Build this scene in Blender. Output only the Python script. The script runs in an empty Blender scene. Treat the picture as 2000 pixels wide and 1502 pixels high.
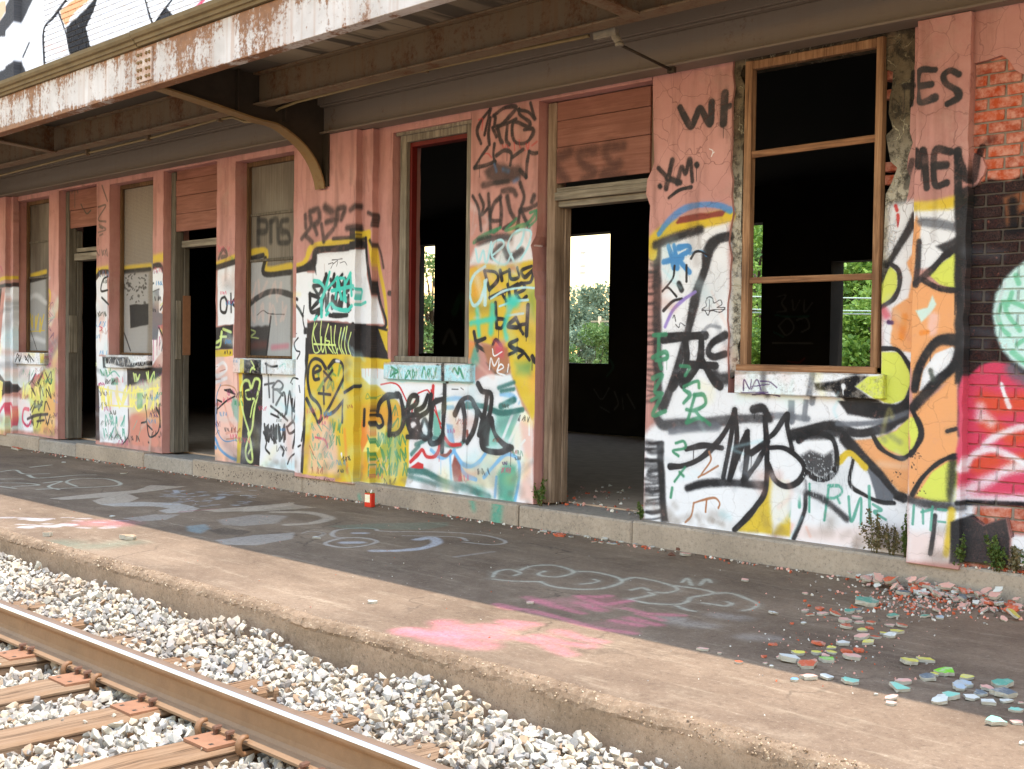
import bpy, bmesh, math, random
import numpy as np
from mathutils import Matrix, Vector

# ------------------------------------------------------------------ camera, sky, sun, exposure
SC = bpy.context.scene
COL = SC.collection
FPX, YAW, PITCH, ROLL, CAMZ = 2432.38, 0.7946035, -0.0270309, -0.01366, 1.40
_f = np.array([-math.sin(YAW) * math.cos(PITCH), math.cos(YAW) * math.cos(PITCH), math.sin(PITCH)])
_r = np.array([math.cos(YAW), math.sin(YAW), 0.0])
_d = np.cross(_f, _r)
CR = _r * math.cos(ROLL) + _d * math.sin(ROLL)
CD = -_r * math.sin(ROLL) + _d * math.cos(ROLL)
CF = _f
cam_data = bpy.data.cameras.new('camera')
cam = bpy.data.objects.new('camera', cam_data)
COL.objects.link(cam)
cam.matrix_world = Matrix(((CR[0], -CD[0], -CF[0], 0), (CR[1], -CD[1], -CF[1], 0), (CR[2], -CD[2], -CF[2], CAMZ), (0, 0, 0, 1)))
cam_data.sensor_width = 36
cam_data.lens = FPX * 36 / 2000
cam_data.clip_start = 0.05
cam_data.clip_end = 3000
SC.camera = cam

SUN_DIR = Vector((0.20, 0.085, 1.0)).normalized()
world = bpy.data.worlds.new('World')
SC.world = world
world.use_nodes = True
wn = world.node_tree
wn.nodes.clear()
sky = wn.nodes.new('ShaderNodeTexSky')
sky.sky_type = 'NISHITA'
sky.sun_disc = False
sky.sun_elevation = math.asin(SUN_DIR.z)
sky.sun_rotation = math.atan2(SUN_DIR.x, SUN_DIR.y)
sky.air_density = 2.6
sky.dust_density = 0.2
sky.ozone_density = 0.5
bg = wn.nodes.new('ShaderNodeBackground')
bg.inputs['Strength'].default_value = 0.15
wo = wn.nodes.new('ShaderNodeOutputWorld')
hz = wn.nodes.new('ShaderNodeMix')          # thin summer haze takes the cyan out of the low sky
hz.data_type = 'RGBA'; hz.blend_type = 'MULTIPLY'; hz.inputs[0].default_value = 1
hz.inputs[7].default_value = (1.015, .975, 1.03, 1)
wn.links.new(sky.outputs[0], hz.inputs[6])
wn.links.new(hz.outputs[2], bg.inputs[0])
wn.links.new(bg.outputs[0], wo.inputs[0])
sun_data = bpy.data.lights.new('sun', 'SUN')
sun_data.energy = 2.0
sun_data.angle = math.radians(0.55)
sun_data.color = (1.0, 0.95, 0.86)
sun = bpy.data.objects.new('sun', sun_data)
COL.objects.link(sun)
sun.rotation_euler = (-SUN_DIR).to_track_quat('-Z', 'Y').to_euler()
SC.view_settings.view_transform = 'Standard'
SC.view_settings.look = 'None'
SC.view_settings.gamma = 1.0
SC.view_settings.use_curve_mapping = False
SC.view_settings.exposure = 1.80
SC.cycles.max_bounces = 8
SC.cycles.diffuse_bounces = 5

RNG = random.Random(7)

# ------------------------------------------------------------------ photo point -> point of the place
def pray(p):
    return CR * ((p[0] - 1000) / FPX) + CD * ((p[1] - 751) / FPX) + CF
def atY(p, Y):
    d = pray(p); t = Y / d[1]; return np.array([d[0] * t, Y, d[2] * t + CAMZ])
def atZ(p, Z=0.0):
    d = pray(p); t = (Z - CAMZ) / d[2]; return np.array([d[0] * t, d[1] * t, Z])
def pxm(w):
    """photo pixels per metre at a point of the place"""
    return FPX / float(np.dot(CF, np.array([w[0], w[1], w[2] - CAMZ])))

# ------------------------------------------------------------------ tagging and mesh helpers
def tag(o, label=None, cat=None, group=None, kind=None):
    if label: o['label'] = label
    if cat: o['category'] = cat
    if group: o['group'] = group
    if kind: o['kind'] = kind
    return o
def empty(name, loc=(0, 0, 0), rz=0.0):
    o = bpy.data.objects.new(name, None)
    o.empty_display_size = 0.1
    COL.objects.link(o)
    o.location = loc
    o.rotation_euler = (0, 0, rz)
    return o
def link(name, me, parent=None, loc=None):
    o = bpy.data.objects.new(name, me)
    COL.objects.link(o)
    if parent is not None: o.parent = parent
    if loc is not None: o.location = loc
    return o
class MB:
    """collects shapes, links them as one mesh object"""
    def __init__(s): s.v = []; s.f = []; s.m = []; s.sm = []
    def add(s, vs, fs, mi=0, smooth=False):
        b = len(s.v); s.v.extend([tuple(map(float, v)) for v in vs])
        for f in fs: s.f.append([b + i for i in f]); s.m.append(mi); s.sm.append(smooth)
        return s
    def box(s, x0, x1, y0, y1, z0, z1, mi=0, jit=0.0):
        vs = [(x, y, z) for z in (z0, z1) for y in (y0, y1) for x in (x0, x1)]
        if jit: vs = [tuple(c + RNG.uniform(-jit, jit) for c in v) for v in vs]
        return s.add(vs, [(0, 2, 3, 1), (4, 5, 7, 6), (0, 1, 5, 4), (2, 6, 7, 3), (0, 4, 6, 2), (1, 3, 7, 5)], mi)
    def extr(s, poly, axis, a, b, mi=0, mi_cap=None):
        """polygon of 2-D points pushed along an axis from a to b"""
        def mk(p, t):
            return {'X': (t, p[0], p[1]), 'Y': (p[0], t, p[1]), 'Z': (p[0], p[1], t)}[axis]
        n = len(poly)
        area = sum(poly[i][0] * poly[(i + 1) % n][1] - poly[(i + 1) % n][0] * poly[i][1] for i in range(n))
        flip = (area > 0) != (axis in 'XZ')
        if flip: poly = poly[::-1]
        vs = [mk(p, a) for p in poly] + [mk(p, b) for p in poly]
        if b < a: vs = vs[n:] + vs[:n]
        fs = [tuple(range(n))[::-1], tuple(range(n, 2 * n))]
        mc = mi if mi_cap is None else mi_cap
        s.add(vs, fs, mc)
        base = len(s.v) - 2 * n
        for i in range(n):
            j = (i + 1) % n
            s.f.append([base + i, base + j, base + n + j, base + n + i]); s.m.append(mi); s.sm.append(False)
        return s
    def tube(s, pts, r, n=8, mi=0, caps=True):
        pts = [Vector(p) for p in pts]
        rs = r if isinstance(r, (list, tuple)) else [r] * len(pts)
        up = None; rings = []
        for i, p in enumerate(pts):
            t = (pts[min(i + 1, len(pts) - 1)] - pts[max(i - 1, 0)]).normalized()
            if up is None:
                up = t.cross(Vector((0, 0, 1)))
                if up.length < 0.05: up = t.cross(Vector((1, 0, 0)))
            up = (up - t * up.dot(t)).normalized()
            w = t.cross(up)
            rings.append([p + (up * math.cos(2 * math.pi * k / n) + w * math.sin(2 * math.pi * k / n)) * rs[i] for k in range(n)])
        vs = [v for R in rings for v in R]
        fs = [(i * n + k, i * n + (k + 1) % n, (i + 1) * n + (k + 1) % n, (i + 1) * n + k) for i in range(len(pts) - 1) for k in range(n)]
        if caps: fs += [tuple(range(n))[::-1], tuple(range((len(pts) - 1) * n, len(pts) * n))]
        return s.add(vs, fs, mi, True)
    def mesh(s, name, mats, bevel=0.0, seg=1):
        me = bpy.data.meshes.new(name)
        me.from_pydata(s.v, [], s.f)
        for m in (mats if isinstance(mats, (list, tuple)) else [mats]): me.materials.append(m)
        me.polygons.foreach_set('material_index', s.m)
        me.polygons.foreach_set('use_smooth', s.sm)
        me.update()
        bm = bmesh.new(); bm.from_mesh(me)
        bmesh.ops.recalc_face_normals(bm, faces=bm.faces)
        if bevel > 0:
            ed = [e for e in bm.edges if len(e.link_faces) == 2 and e.calc_face_angle(0) > 0.6]
            bmesh.ops.bevel(bm, geom=ed, offset=bevel, segments=seg, affect='EDGES', profile=0.5, clamp_overlap=True)
        bm.to_mesh(me); bm.free()
        return me
    def build(s, name, mats, parent=None, bevel=0.0, loc=None):
        return link(name, s.mesh(name, mats, bevel), parent, loc)
def np_mesh(name, V, Fc, mats, mi=None, smooth=False):
    """mesh from numpy arrays; Fc is (n,3) or (n,4)"""
    me = bpy.data.meshes.new(name)
    k = Fc.shape[1]
    me.vertices.add(len(V)); me.vertices.foreach_set('co', np.ascontiguousarray(V, np.float32).ravel())
    me.loops.add(Fc.size); me.loops.foreach_set('vertex_index', np.ascontiguousarray(Fc, np.int32).ravel())
    me.polygons.add(len(Fc)); me.polygons.foreach_set('loop_start', np.arange(0, Fc.size, k, dtype=np.int32))
    for m in (mats if isinstance(mats, (list, tuple)) else [mats]): me.materials.append(m)
    if mi is not None: me.polygons.foreach_set('material_index', np.ascontiguousarray(mi, np.int32))
    me.polygons.foreach_set('use_smooth', np.full(len(Fc), smooth))
    me.update(calc_edges=True)
    return me
# ------------------------------------------------------------------ spray paint: strokes laid on the walls and the paving
# Each canvas covers a real surface (metres); strokes are polylines with a brush width, laid in order.
nrs = np.random.RandomState(3)
class Canvas:
    def __init__(s, name, u0, u1, v0, v1, ppm, base):
        s.name, s.u0, s.u1, s.v0, s.v1, s.ppm = name, u0, u1, v0, v1, ppm
        s.w = int((u1 - u0) * ppm); s.h = int((v1 - v0) * ppm)
        s.a = np.zeros((s.h, s.w, 4), np.float32); s.a[..., :3] = base
        s.n = nrs.rand(s.h, s.w).astype(np.float32); s.clip = None; s.vmin = None
        k = int(max(4, ppm * .05)); lo = nrs.rand(s.h // k + 3, s.w // k + 3).astype(np.float32)
        yi = np.arange(s.h) / k; xi = np.arange(s.w) / k; y0 = yi.astype(int); x0 = xi.astype(int); fy = (yi - y0)[:, None].astype(np.float32); fx_ = (xi - x0)[None].astype(np.float32)
        fy = fy * fy * (3 - 2 * fy); fx_ = fx_ * fx_ * (3 - 2 * fx_)
        A0, A1 = lo[y0], lo[y0 + 1]
        s.low = (A0[:, x0] * (1 - fx_) + A0[:, x0 + 1] * fx_) * (1 - fy) + (A1[:, x0] * (1 - fx_) + A1[:, x0 + 1] * fx_) * fy
    def win(s, lo, hi):
        i0 = max(0, int((lo[0] - s.u0) * s.ppm) - 2); i1 = min(s.w, int((hi[0] - s.u0) * s.ppm) + 3)
        j0 = max(0, int((lo[1] - s.v0) * s.ppm) - 2); j1 = min(s.h, int((hi[1] - s.v0) * s.ppm) + 3)
        if s.clip:
            i0 = max(i0, int((s.clip[0] - s.u0) * s.ppm)); i1 = min(i1, int((s.clip[1] - s.u0) * s.ppm))
        if s.vmin is not None: j0 = max(j0, int((s.vmin - s.v0) * s.ppm))
        return i0, i1, j0, j1
    def grid(s, W):
        i0, i1, j0, j1 = W
        return np.meshgrid(s.u0 + (np.arange(i0, i1) + .5) / s.ppm, s.v0 + (np.arange(j0, j1) + .5) / s.ppm)
    def over(s, W, m, col, alpha):
        i0, i1, j0, j1 = W
        n = s.n[j0:j1, i0:i1]
        m = np.clip(m + (n - .5) * 1.1 * m * (1 - m), 0, 1) * alpha * (0.94 + .12 * n)
        m = np.clip(m, 0, 1)
        A = s.a[j0:j1, i0:i1]
        oa = m + A[..., 3] * (1 - m)
        k = np.where(oa > 1e-4, m / np.maximum(oa, 1e-4), 0)[..., None]
        A[..., :3] = np.array(col, np.float32) * k + A[..., :3] * (1 - k)
        A[..., 3] = oa
    def dist(s, pts, r, W, closed=False, vary=None):
        U, Vv = s.grid(W)
        d = np.full(U.shape, 1e3, np.float32)
        P = np.vstack([pts, pts[:1]]) if closed else pts
        i0, i1, j0, j1 = W
        for k_, (a, b) in enumerate(zip(P[:-1], P[1:])):
            x = s.win(np.minimum(a, b) - r, np.maximum(a, b) + r)
            q = (slice(max(0, x[2] - j0), max(0, x[3] - j0)), slice(max(0, x[0] - i0), max(0, x[1] - i0)))
            if d[q].size == 0: continue
            u, v = U[q] - a[0], Vv[q] - a[1]
            e = b - a; L = max(float(e @ e), 1e-9)
            t = np.clip((u * e[0] + v * e[1]) / L, 0, 1)
            h_ = np.hypot(u - t * e[0], v - t * e[1])
            d[q] = np.minimum(d[q], h_ if vary is None else h_ * vary[k_])
        return d
    def stroke(s, pts, w, col, alpha=1., soft=.25):
        hw = w / 2; r = hw * (1 + soft)
        W = s.win(pts.min(0) - r, pts.max(0) + r)
        if W[1] <= W[0] or W[3] <= W[2]: return
        n = max(1, len(pts) - 1)
        va = 1 + .16 * np.interp(np.arange(n), np.arange(0, n + 5, 5), nrs.randn(len(np.arange(0, n + 5, 5))).clip(-1.4, 1.4))
        d = s.dist(pts, r, W, False, va)
        m = np.clip((1 + soft - d / hw) / (2 * soft), 0, 1)
        s.over(W, m * m * (3 - 2 * m), col, alpha * s.mott(W))
    def mott(s, W):
        """how evenly the can sprayed: slow mottling of the cover"""
        i0, i1, j0, j1 = W
        return np.clip(.80 + .42 * s.low[j0:j1, i0:i1], .55, 1)
    def halo(s, pts, w, col, alpha):
        hw = w * 1.15; W = s.win(pts.min(0) - hw, pts.max(0) + hw)
        if W[1] <= W[0] or W[3] <= W[2]: return
        m = np.clip(1 - s.dist(pts, hw, W) / hw, 0, 1) ** 1.6
        sp_ = (s.n[W[2]:W[3], W[0]:W[1]] > .45) * .8 + .35
        s.over(W, m * sp_, col, alpha)
    def poly(s, pts, col, alpha=1., soft=.01):
        W = s.win(pts.min(0) - soft, pts.max(0) + soft)
        if W[1] <= W[0] or W[3] <= W[2]: return
        U, Vv = s.grid(W)
        ins = np.zeros(U.shape, bool)
        for a, b in zip(pts, np.roll(pts, -1, 0)):
            if a[1] == b[1]: continue
            c = (a[1] > Vv) != (b[1] > Vv)
            ins ^= c & (U < (b[0] - a[0]) * (Vv - a[1]) / (b[1] - a[1]) + a[0])
        d = s.dist(pts, soft, W, True)
        sd = np.where(ins, 1, -1) * np.minimum(d, soft)
        m = np.clip(.5 + sd / (2 * soft), 0, 1)
        s.over(W, m * m * (3 - 2 * m), col, alpha)
    def image(s):
        im = bpy.data.images.new(s.name, s.w, s.h, alpha=True, float_buffer=False)
        im.alpha_mode = 'CHANNEL_PACKED'
        im.pixels.foreach_set(np.clip(s.a, 0, 1).ravel())
        im.update(); im.pack()
        return im
def catmull(P, n=7):
    if len(P) < 3: return P
    Q = np.vstack([2 * P[0] - P[1], P, 2 * P[-1] - P[-2]]); out = []
    t = np.linspace(0, 1, n, endpoint=False)[:, None]
    for i in range(1, len(Q) - 2):
        a, b, c, d = Q[i - 1:i + 3]
        out.append(.5 * (2 * b + (c - a) * t + (2 * a - 5 * b + 4 * c - d) * t ** 2 + (3 * b - a - 3 * c + d) * t ** 3))
    out.append(P[-1:])
    return np.vstack(out)

COLR = dict(K=(26, 26, 30), W=(226, 226, 232), Y=(208, 176, 46), O=(226, 158, 104), LM=(206, 212, 90), G=(52, 128, 92), T=(72, 152, 132),
            DT=(42, 98, 94), TQ=(62, 192, 178), B=(66, 132, 192), LB=(168, 214, 226), MB=(112, 172, 222), R=(196, 40, 44), DR=(134, 62, 52),
            PK=(200, 132, 116), LP=(228, 182, 170), GY=(96, 100, 110), LG=(190, 194, 200), PU=(136, 112, 190), BR=(164, 110, 78), LY=(236, 222, 120),
            GL=(204, 222, 132), OG=(226, 134, 52), RS=(204, 70, 98), RO=(206, 82, 48), TW=(196, 226, 224), TG=(112, 186, 152), CR=(208, 204, 176),
            VI=(70, 44, 90), MG=(170, 60, 110), DG=(60, 66, 60), PL=(186, 118, 102), SB=(150, 92, 62))
COLR = {k: tuple(c / 255 for c in v) for k, v in COLR.items()}
VIEWS = dict(A=(0, 0, 3.338), B=(500, 0, 3.338), C=(1000, 0, 3.338), D=(1500, 0, 3.338), E=(0, 400, 3.338), F=(400, 400, 3.338), G=(800, 400, 3.338),
             H=(1200, 400, 3.338), I=(1500, 400, 3.338), J=(0, 750, 4), K=(500, 750, 4), L=(1000, 750, 4), N=(1500, 750, 4), E2=(0, 520, 4.29), E3=(180, 480, 3.755),
             F2=(405, 660, 5.363), K2=(680, 700, 4.695), B2=(900, 180, 5.178), F3=(560, 380, 4.418), R=(1870, 320, 3.26), J2=(0, 860, 2.857),
             Q2=(500, 1100, 3.736), Q3=(1000, 1100, 3.736), Q4=(1500, 1100, 3.736), P0=(0, 0, 1))
YW, YPIL, YREC, YBR = 7.12, 6.98, 7.30, 7.05
WX0, WX1, WZ0, WZ1 = -18.4, -2.5, -0.02, 3.62
wallc = Canvas('wall_paint', WX0, WX1, WZ0, WZ1, 230, COLR['PK'])
recc = Canvas('panel_paint', WX0, WX1, WZ0, WZ1, 130, COLR['PK'])
UX0, UX1, UZ0, UZ1 = -18.4, -10.8, 4.5, 6.9
upc = Canvas('upper_paint', UX0, UX1, UZ0, UZ1, 110, COLR['W'])
FX0, FX1, FY0, FY1 = -18.0, -1.5, 3.6, 7.1
flrc = Canvas('paving_paint', FX0, FX1, FY0, FY1, 130, (.6, .55, .5))
ST = dict(cv=wallc, v=(0, 0, 1), pl=YW)
def V(view, pl=None, cv=None):
    ST['v'] = VIEWS[view]
    if pl is not None: ST['pl'] = pl; wallc.vmin = -1 if pl == 7.0 else .155
    if cv is not None: ST['cv'] = cv
def conv(P):
    ox, oy, k = ST['v']; out = []; sc = []
    for x, y in P:
        p = (ox + x / k, oy + y / k)
        w = atZ(p, 0.0) if ST['cv'] is flrc else atY(p, ST['pl'])
        out.append((w[0], w[1] if ST['cv'] is flrc else w[2])); sc.append(1 / (pxm(w) * k))
    return np.array(out), float(np.mean(sc))
def CLIP(lo=None, hi=None, y=800):
    if lo is None: ST['cv'].clip = None
    else: ST['cv'].clip = None; ST['cv'].clip = (conv([(lo, y)])[0][0, 0], conv([(hi, y)])[0][0, 0])
def parse(t):
    return [[tuple(map(float, p.split(','))) for p in q.split()] for q in t.split(';') if q.strip()]
def S(col, w, t, a=1., s=.30):
    for P in (parse(t) if isinstance(t, str) else t):
        M, sc = conv(P)
        C_ = catmull(M)
        if ST['cv'] is wallc and w * sc > .018: wallc.halo(C_[::2] if len(C_) > 8 else C_, w * sc, COLR[col], .34 * a)
        ST['cv'].stroke(C_, w * sc, COLR[col], a, s)
        if ST['cv'] is wallc and w * sc > .03 and s < .4 and RNG.random() < .30:      # paint runs
            q = C_[RNG.randrange(len(C_))]; L_ = RNG.uniform(.03, .14)
            wallc.stroke(np.array([(q[0], q[1]), (q[0] + RNG.uniform(-.003, .003), q[1] - w * sc * .5 - L_)]), .007, COLR[col], .8 * a, .5)
def PG(col, t, soft=6, a=1.):
    for P in parse(t):
        M, sc = conv(P)
        # brushed by hand: the outline wanders a little
        Q_ = np.vstack([M, M[:1]]); D_ = []
        for a_, b_ in zip(Q_[:-1], Q_[1:]):
            n_ = max(1, int(np.hypot(*(b_ - a_)) / .07))
            for i_ in range(n_): D_.append(a_ + (b_ - a_) * i_ / n_ + (np.array([RNG.gauss(0, .004), RNG.gauss(0, .004)]) if i_ else 0))
        ST['cv'].poly(np.array(D_), COLR[col], a, max(soft * sc, .006))
def EL(cx, cy, rx, ry, n=14):
    return ' '.join('%.1f,%.1f' % (cx + rx * math.cos(2 * math.pi * i / n), cy + ry * math.sin(2 * math.pi * i / n)) for i in range(n + 1))
def TAGS(col, w, seed, x0, y0, x1, y1, nx, ny=1, a=1., s=.3, k=5, jag=.9):
    """loose hand-style letter shapes filling a box"""
    r = random.Random(seed); out = []
    for j in range(ny):
        for i in range(nx):
            cx = x0 + (x1 - x0) * (i + .5) / nx; cy = y0 + (y1 - y0) * (j + .5) / ny
            hx = (x1 - x0) / nx * .55; hy = (y1 - y0) / ny * .5
            out.append([(cx + r.uniform(-1, 1) * hx * jag, cy + ((-1) ** q) * hy * r.uniform(.4, 1)) for q in range(k)])
    S(col, w, out, a, s)

# ---- big white piece, right of the doorway
V('P0', YW)
PG('W', '1288,478 1330,452 1424,432 1424,735 1720,735 1735,400 1786,392 1786,1100 1440,1060 1256,1024 1258,850 1284,826 1290,640', 9)
PG('W', '1735,404 1884,398 1884,520 1735,520', 7)
V('H')
PG('K', '248,330 300,240 302,560 306,900 315,1090 296,1350 262,1300 250,900', 16, .9)
V('L')
PG('K', '1130,455 1185,455 1195,700 1200,900 1222,1075 1165,1080 1150,900', 16, .95)
V('H')
for i in range(26):
    yy = 360 + i * 37 + RNG.uniform(-16, 16)
    S('K', RNG.uniform(10, 26), '%f,%f %f,%f %f,%f' % (200 - i * .9 + RNG.uniform(0, 40), yy + RNG.uniform(-6, 16), 245, yy + 6, 275, yy + RNG.uniform(-8, 8)), RNG.uniform(.4, .85), .9)
V('L')
for i in range(19):
    yy = 440 + i * 33 + RNG.uniform(-14, 14)
    S('K', RNG.uniform(14, 40), '%f,%f %f,%f %f,%f' % (1026 + RNG.uniform(0, 50), yy + RNG.uniform(-5, 22), 1100, yy + RNG.uniform(0, 14), 1170, yy), RNG.uniform(.45, .9), .9)
V('N')
PG('LP', '0,1100 250,1090 500,1130 800,1100 1100,1120 1400,1200 1400,1360 0,1190', 50, .35)
S('LP', 26, '40,1090 60,1190;190,1100 170,1160;300,1120 330,1190', .6, .8)
PG('LG', '300,760 640,590 660,700 560,900 380,960', 60, .5)
V('H')
PG('LB', '330,300 460,320 420,520 330,520', 60, .35)
PG('LG', '520,560 700,420 720,700 560,760', 80, .35)
V('P0', YPIL)
PG('W', '1778,400 1890,396 1890,525 1778,525', 6); PG('W', '1776,940 1890,960 1890,1100 1770,1095', 8); PG('LP', '1776,1040 1890,1040 1890,1100 1770,1095', 12, .45)
# orange creature, yellow bubbles
V('I')
PG('O', '968,70 905,230 830,370 868,470 840,600 735,670 724,900 745,935 880,965 935,1070 945,1330 1260,1100 1262,860 1270,560 1130,535 1010,490 962,530 955,420 985,250 1000,120', 12)
V('N', YW)
PG('O', '1105,260 1105,860 1040,860 640,440 830,425 1000,360', 14)
V('N', YPIL)
PG('O', '1105,240 1480,-80 1492,900 1150,900 1105,880', 14)
V('I', YW)
PG('LM', '690,520 800,400 845,450 842,540 800,620 735,655 700,600', 7)
PG('LM', '740,960 850,960 920,1060 932,1160 890,1270 800,1300 740,1280 560,1185 640,1120 735,1110', 7)
S('K', 30, '800,385 850,430 858,520 820,610 740,668')
S('K', 30, '735,938 840,945 910,1030 940,1100 937,1190 890,1290 800,1330 700,1290 560,1190 630,1118')
S('K', 58, '690,520 800,350 895,200 970,70', 1, .4)
PG('K', '940,140 965,45 1010,60 1020,170 1000,260 968,300 960,150', 10)
V('I', YPIL)
S('K', 40, '985,240 975,420 962,520', .9, .4)
S('GY', 50, '1000,110 1120,125 1275,158', .85, .5)
PG('LM', '1040,450 1230,290 1262,300 1262,560 1120,520', 8)
S('K', 42, '958,512 1060,430 1150,335 1250,265')
S('K', 38, '1012,490 1120,545 1262,562')
PG('K', '1095,270 1180,235 1262,190 1266,300 1170,330', 14, .9)
S('K', 44, '1245,330 1235,480 1250,560', .75, .7)
PG('TW', '962,690 1040,670 1072,590 1098,650 1060,710 1000,765', 9, .9)
S('LP', 60, '1080,735 1070,820', .9, .6)
S('OG', 26, '1000,835 1040,830', .9, .6)
PG('W', '985,1220 1010,1080 1090,970 1200,925 1255,955 1245,1040 1130,1160', 8)
PG('LG', '1170,960 1255,940 1255,1010 1220,1000', 12, .7)
S('K', 66, '955,1200 980,1080 1040,960 1120,885 1250,880', 1, .3)
S('K', 66, '1255,960 1205,1060 1100,1155 965,1300 945,1322', 1, .35)
S('DG', 34, '1060,1080 1075,1140', .8, .6)
S('K', 34, '1258,590 1260,850 1256,1100 1250,1500', .9, .7)
PG('K', '1225,600 1262,580 1262,700 1240,680', 10, .75)
V('I', YW)
S('RS', 60, '760,690 775,720', .7, .8); S('W', 50, '770,800 790,805', .8, .7); S('VI', 26, '785,765 808,768', 1, .5)
S('OG', 48, '890,730 872,860', .9, .7)
PG('K', '290,1165 430,1150 560,1110 660,1050 705,1000 712,1060 735,1110 640,1120 556,1185 640,1250 740,1300 880,1325 940,1310 940,1360 700,1395 520,1365 430,1230 300,1205', 14)
V('N', YW)
PG('K', '520,100 690,60 670,10 860,150 1000,160 1110,110 1110,210 1000,240 840,265 620,215', 14)
S('K', 78, '190,400 330,350 500,325 700,385 880,350 1000,285 1118,225', .95, .3)
S('GY', 44, '540,310 700,312 900,290 1090,225', .85, .6)
PG('LM', '835,430 1000,368 1105,262 1105,560 1060,562 950,520', 8)
S('K', 36, '822,408 880,500 970,560 1050,582 1108,552')
S('K', 82, '600,425 700,540 850,690 980,850 1060,890', 1, .3)
PG('GY', '745,605 980,870 975,930 850,928 835,850', 10)
PG('W', '690,640 745,660 822,845 760,840 665,780', 6)
S('K', 28, '665,595 640,780 760,870 880,922 985,930')
S('Y', 46, '555,605 640,540 760,650', 1, .35)
V('N', YPIL)
PG('LM', '1108,258 1150,260 1192,350 1182,430 1130,520 1108,540', 8)
S('K', 38, '1130,212 1185,320 1195,410 1145,510 1108,550')
PG('LM', '1160,870 1280,690 1400,610 1470,600 1470,925 1300,922', 8)
S('K', 36, '1128,862 1200,740 1300,640 1400,580 1485,560')
S('K', 60, '1445,600 1435,760 1425,900', .75, .8)
S('K', 64, '1105,900 1250,940 1480,960', .8, .6)
S('K', 40, '1400,370 1470,350', .9, .4)
S('K', 38, '1305,1030 1290,1180 1268,1325', .9, .3)
S('Y', 46, '1435,990 1420,1140 1390,1330', .85, .6)
S('T', 22, '1140,950 1130,1095;1210,980 1212,1090;1200,1000 1280,980;1285,960 1270,1140;1330,980 1390,985;1330,1075 1385,1080', .85)
V('N', YW)
S('T', 22, '5,1010 30,930 62,1000 105,990 125,870;178,930 165,1035;240,780 245,960;325,780 322,1000;475,800 440,1065;475,795 560,800 575,850 520,890 470,890;545,895 560,930;630,880 642,1040 662,1060 725,890 725,1100;790,800 797,1085;820,940 885,985 830,1000 920,1060', .85)
S('K', 36, '285,760 292,950 258,1070 200,1208', .9, .4)
S('K', 46, '0,790 200,820 400,885 520,970 615,1055', .8, .7)
V('L', YW)
PG('Y', '1990,845 1900,1000 1752,1145 2170,1190 2170,760 2010,700', 16, .95)
V('N')
PG('W', '60,520 300,560 300,820 180,1000 40,1170 20,1000 20,900', 30, .9)
V('L')
S('LG', 70, '1140,280 1250,310 1500,305', .6, .6)
S('K', 74, '1130,265 1180,320 1300,312 1500,308 1750,275 2010,268', .72, .4)
S('GY', 60, '1240,370 1400,345 1600,330', .8, .6)
V('N')
S('GY', 52, '0,250 150,252 310,272', .8, .5); S('GY', 44, '182,85 184,290', .85, .4); S('GY', 46, '312,0 282,270', .85, .4)
PG('K', '200,380 330,340 500,310 600,400 480,430 250,440', 20, .85)
PG('K', '258,560 330,520 440,560 505,520 512,680 420,735 310,670', 22, .8)
S('K', 42, '-20,500 120,500 230,570 285,660 240,760 140,800 50,745 0,620', 1, .22)
S('K', 44, '240,440 330,390 440,392 520,460 535,640 470,735 380,742 305,690', 1, .3)
S('K', 44, '0,425 60,370 150,235 150,330 190,515', 1, .2)
V('L')
S('K', 46, '1235,645 1330,640 1440,600 1540,525 1640,410 1710,290 1740,205', 1, .18)
S('K', 46, '1360,510 1500,480 1640,500;1740,205 1705,450 1650,730;1745,215 1755,450 1700,745;1702,740 1765,560 1835,380;1842,370 1835,560 1812,745;1812,750 1900,640 1965,525;1870,540 1995,450', 1, .18)
S('K', 62, '1885,200 1960,190 2010,270', 1, .3)
S('K', 50, '1370,815 1500,778 1700,772 1965,792', .95, .5)
S('K', 46, '1975,260 1990,500 1982,820 1900,965 1820,1060 1738,1140', 1, .2)
S('BR', 16, '1420,930 1480,910 1580,890 1622,930 1612,970;1520,910 1512,1000;1420,930 1400,1030 1355,1080;1540,530 1552,600 1480,712 1610,640;1480,712 1455,730')
V('N')
for i in range(60):
    x, y = RNG.uniform(270, 520), RNG.uniform(520, 730)
    S('LG', 6, '%f,%f %f,%f' % (x, y, x + 3, y + RNG.uniform(2, 14)), .9)
for i in range(80):
    x = RNG.uniform(350, 660); y = RNG.uniform(640, 860)
    S('LG', 5, '%f,%f %f,%f' % (x, y, x + 2, y + RNG.uniform(10, 60)), .7)
for cx, cy in ((1010, 700), (1180, 550), (1240, 540), (1280, 790), (1210, 620)):
    for i in range(9):
        x, y = cx + RNG.gauss(0, 28), cy + RNG.gauss(0, 22)
        S('K', RNG.uniform(4, 9), '%f,%f %f,%f' % (x, y, x + RNG.uniform(-6, 6), y + 5), .9)
V('I'); S('W', 32, '480,1180 482,1190'); S('W', 9, '478,1200 480,1235')
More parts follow.
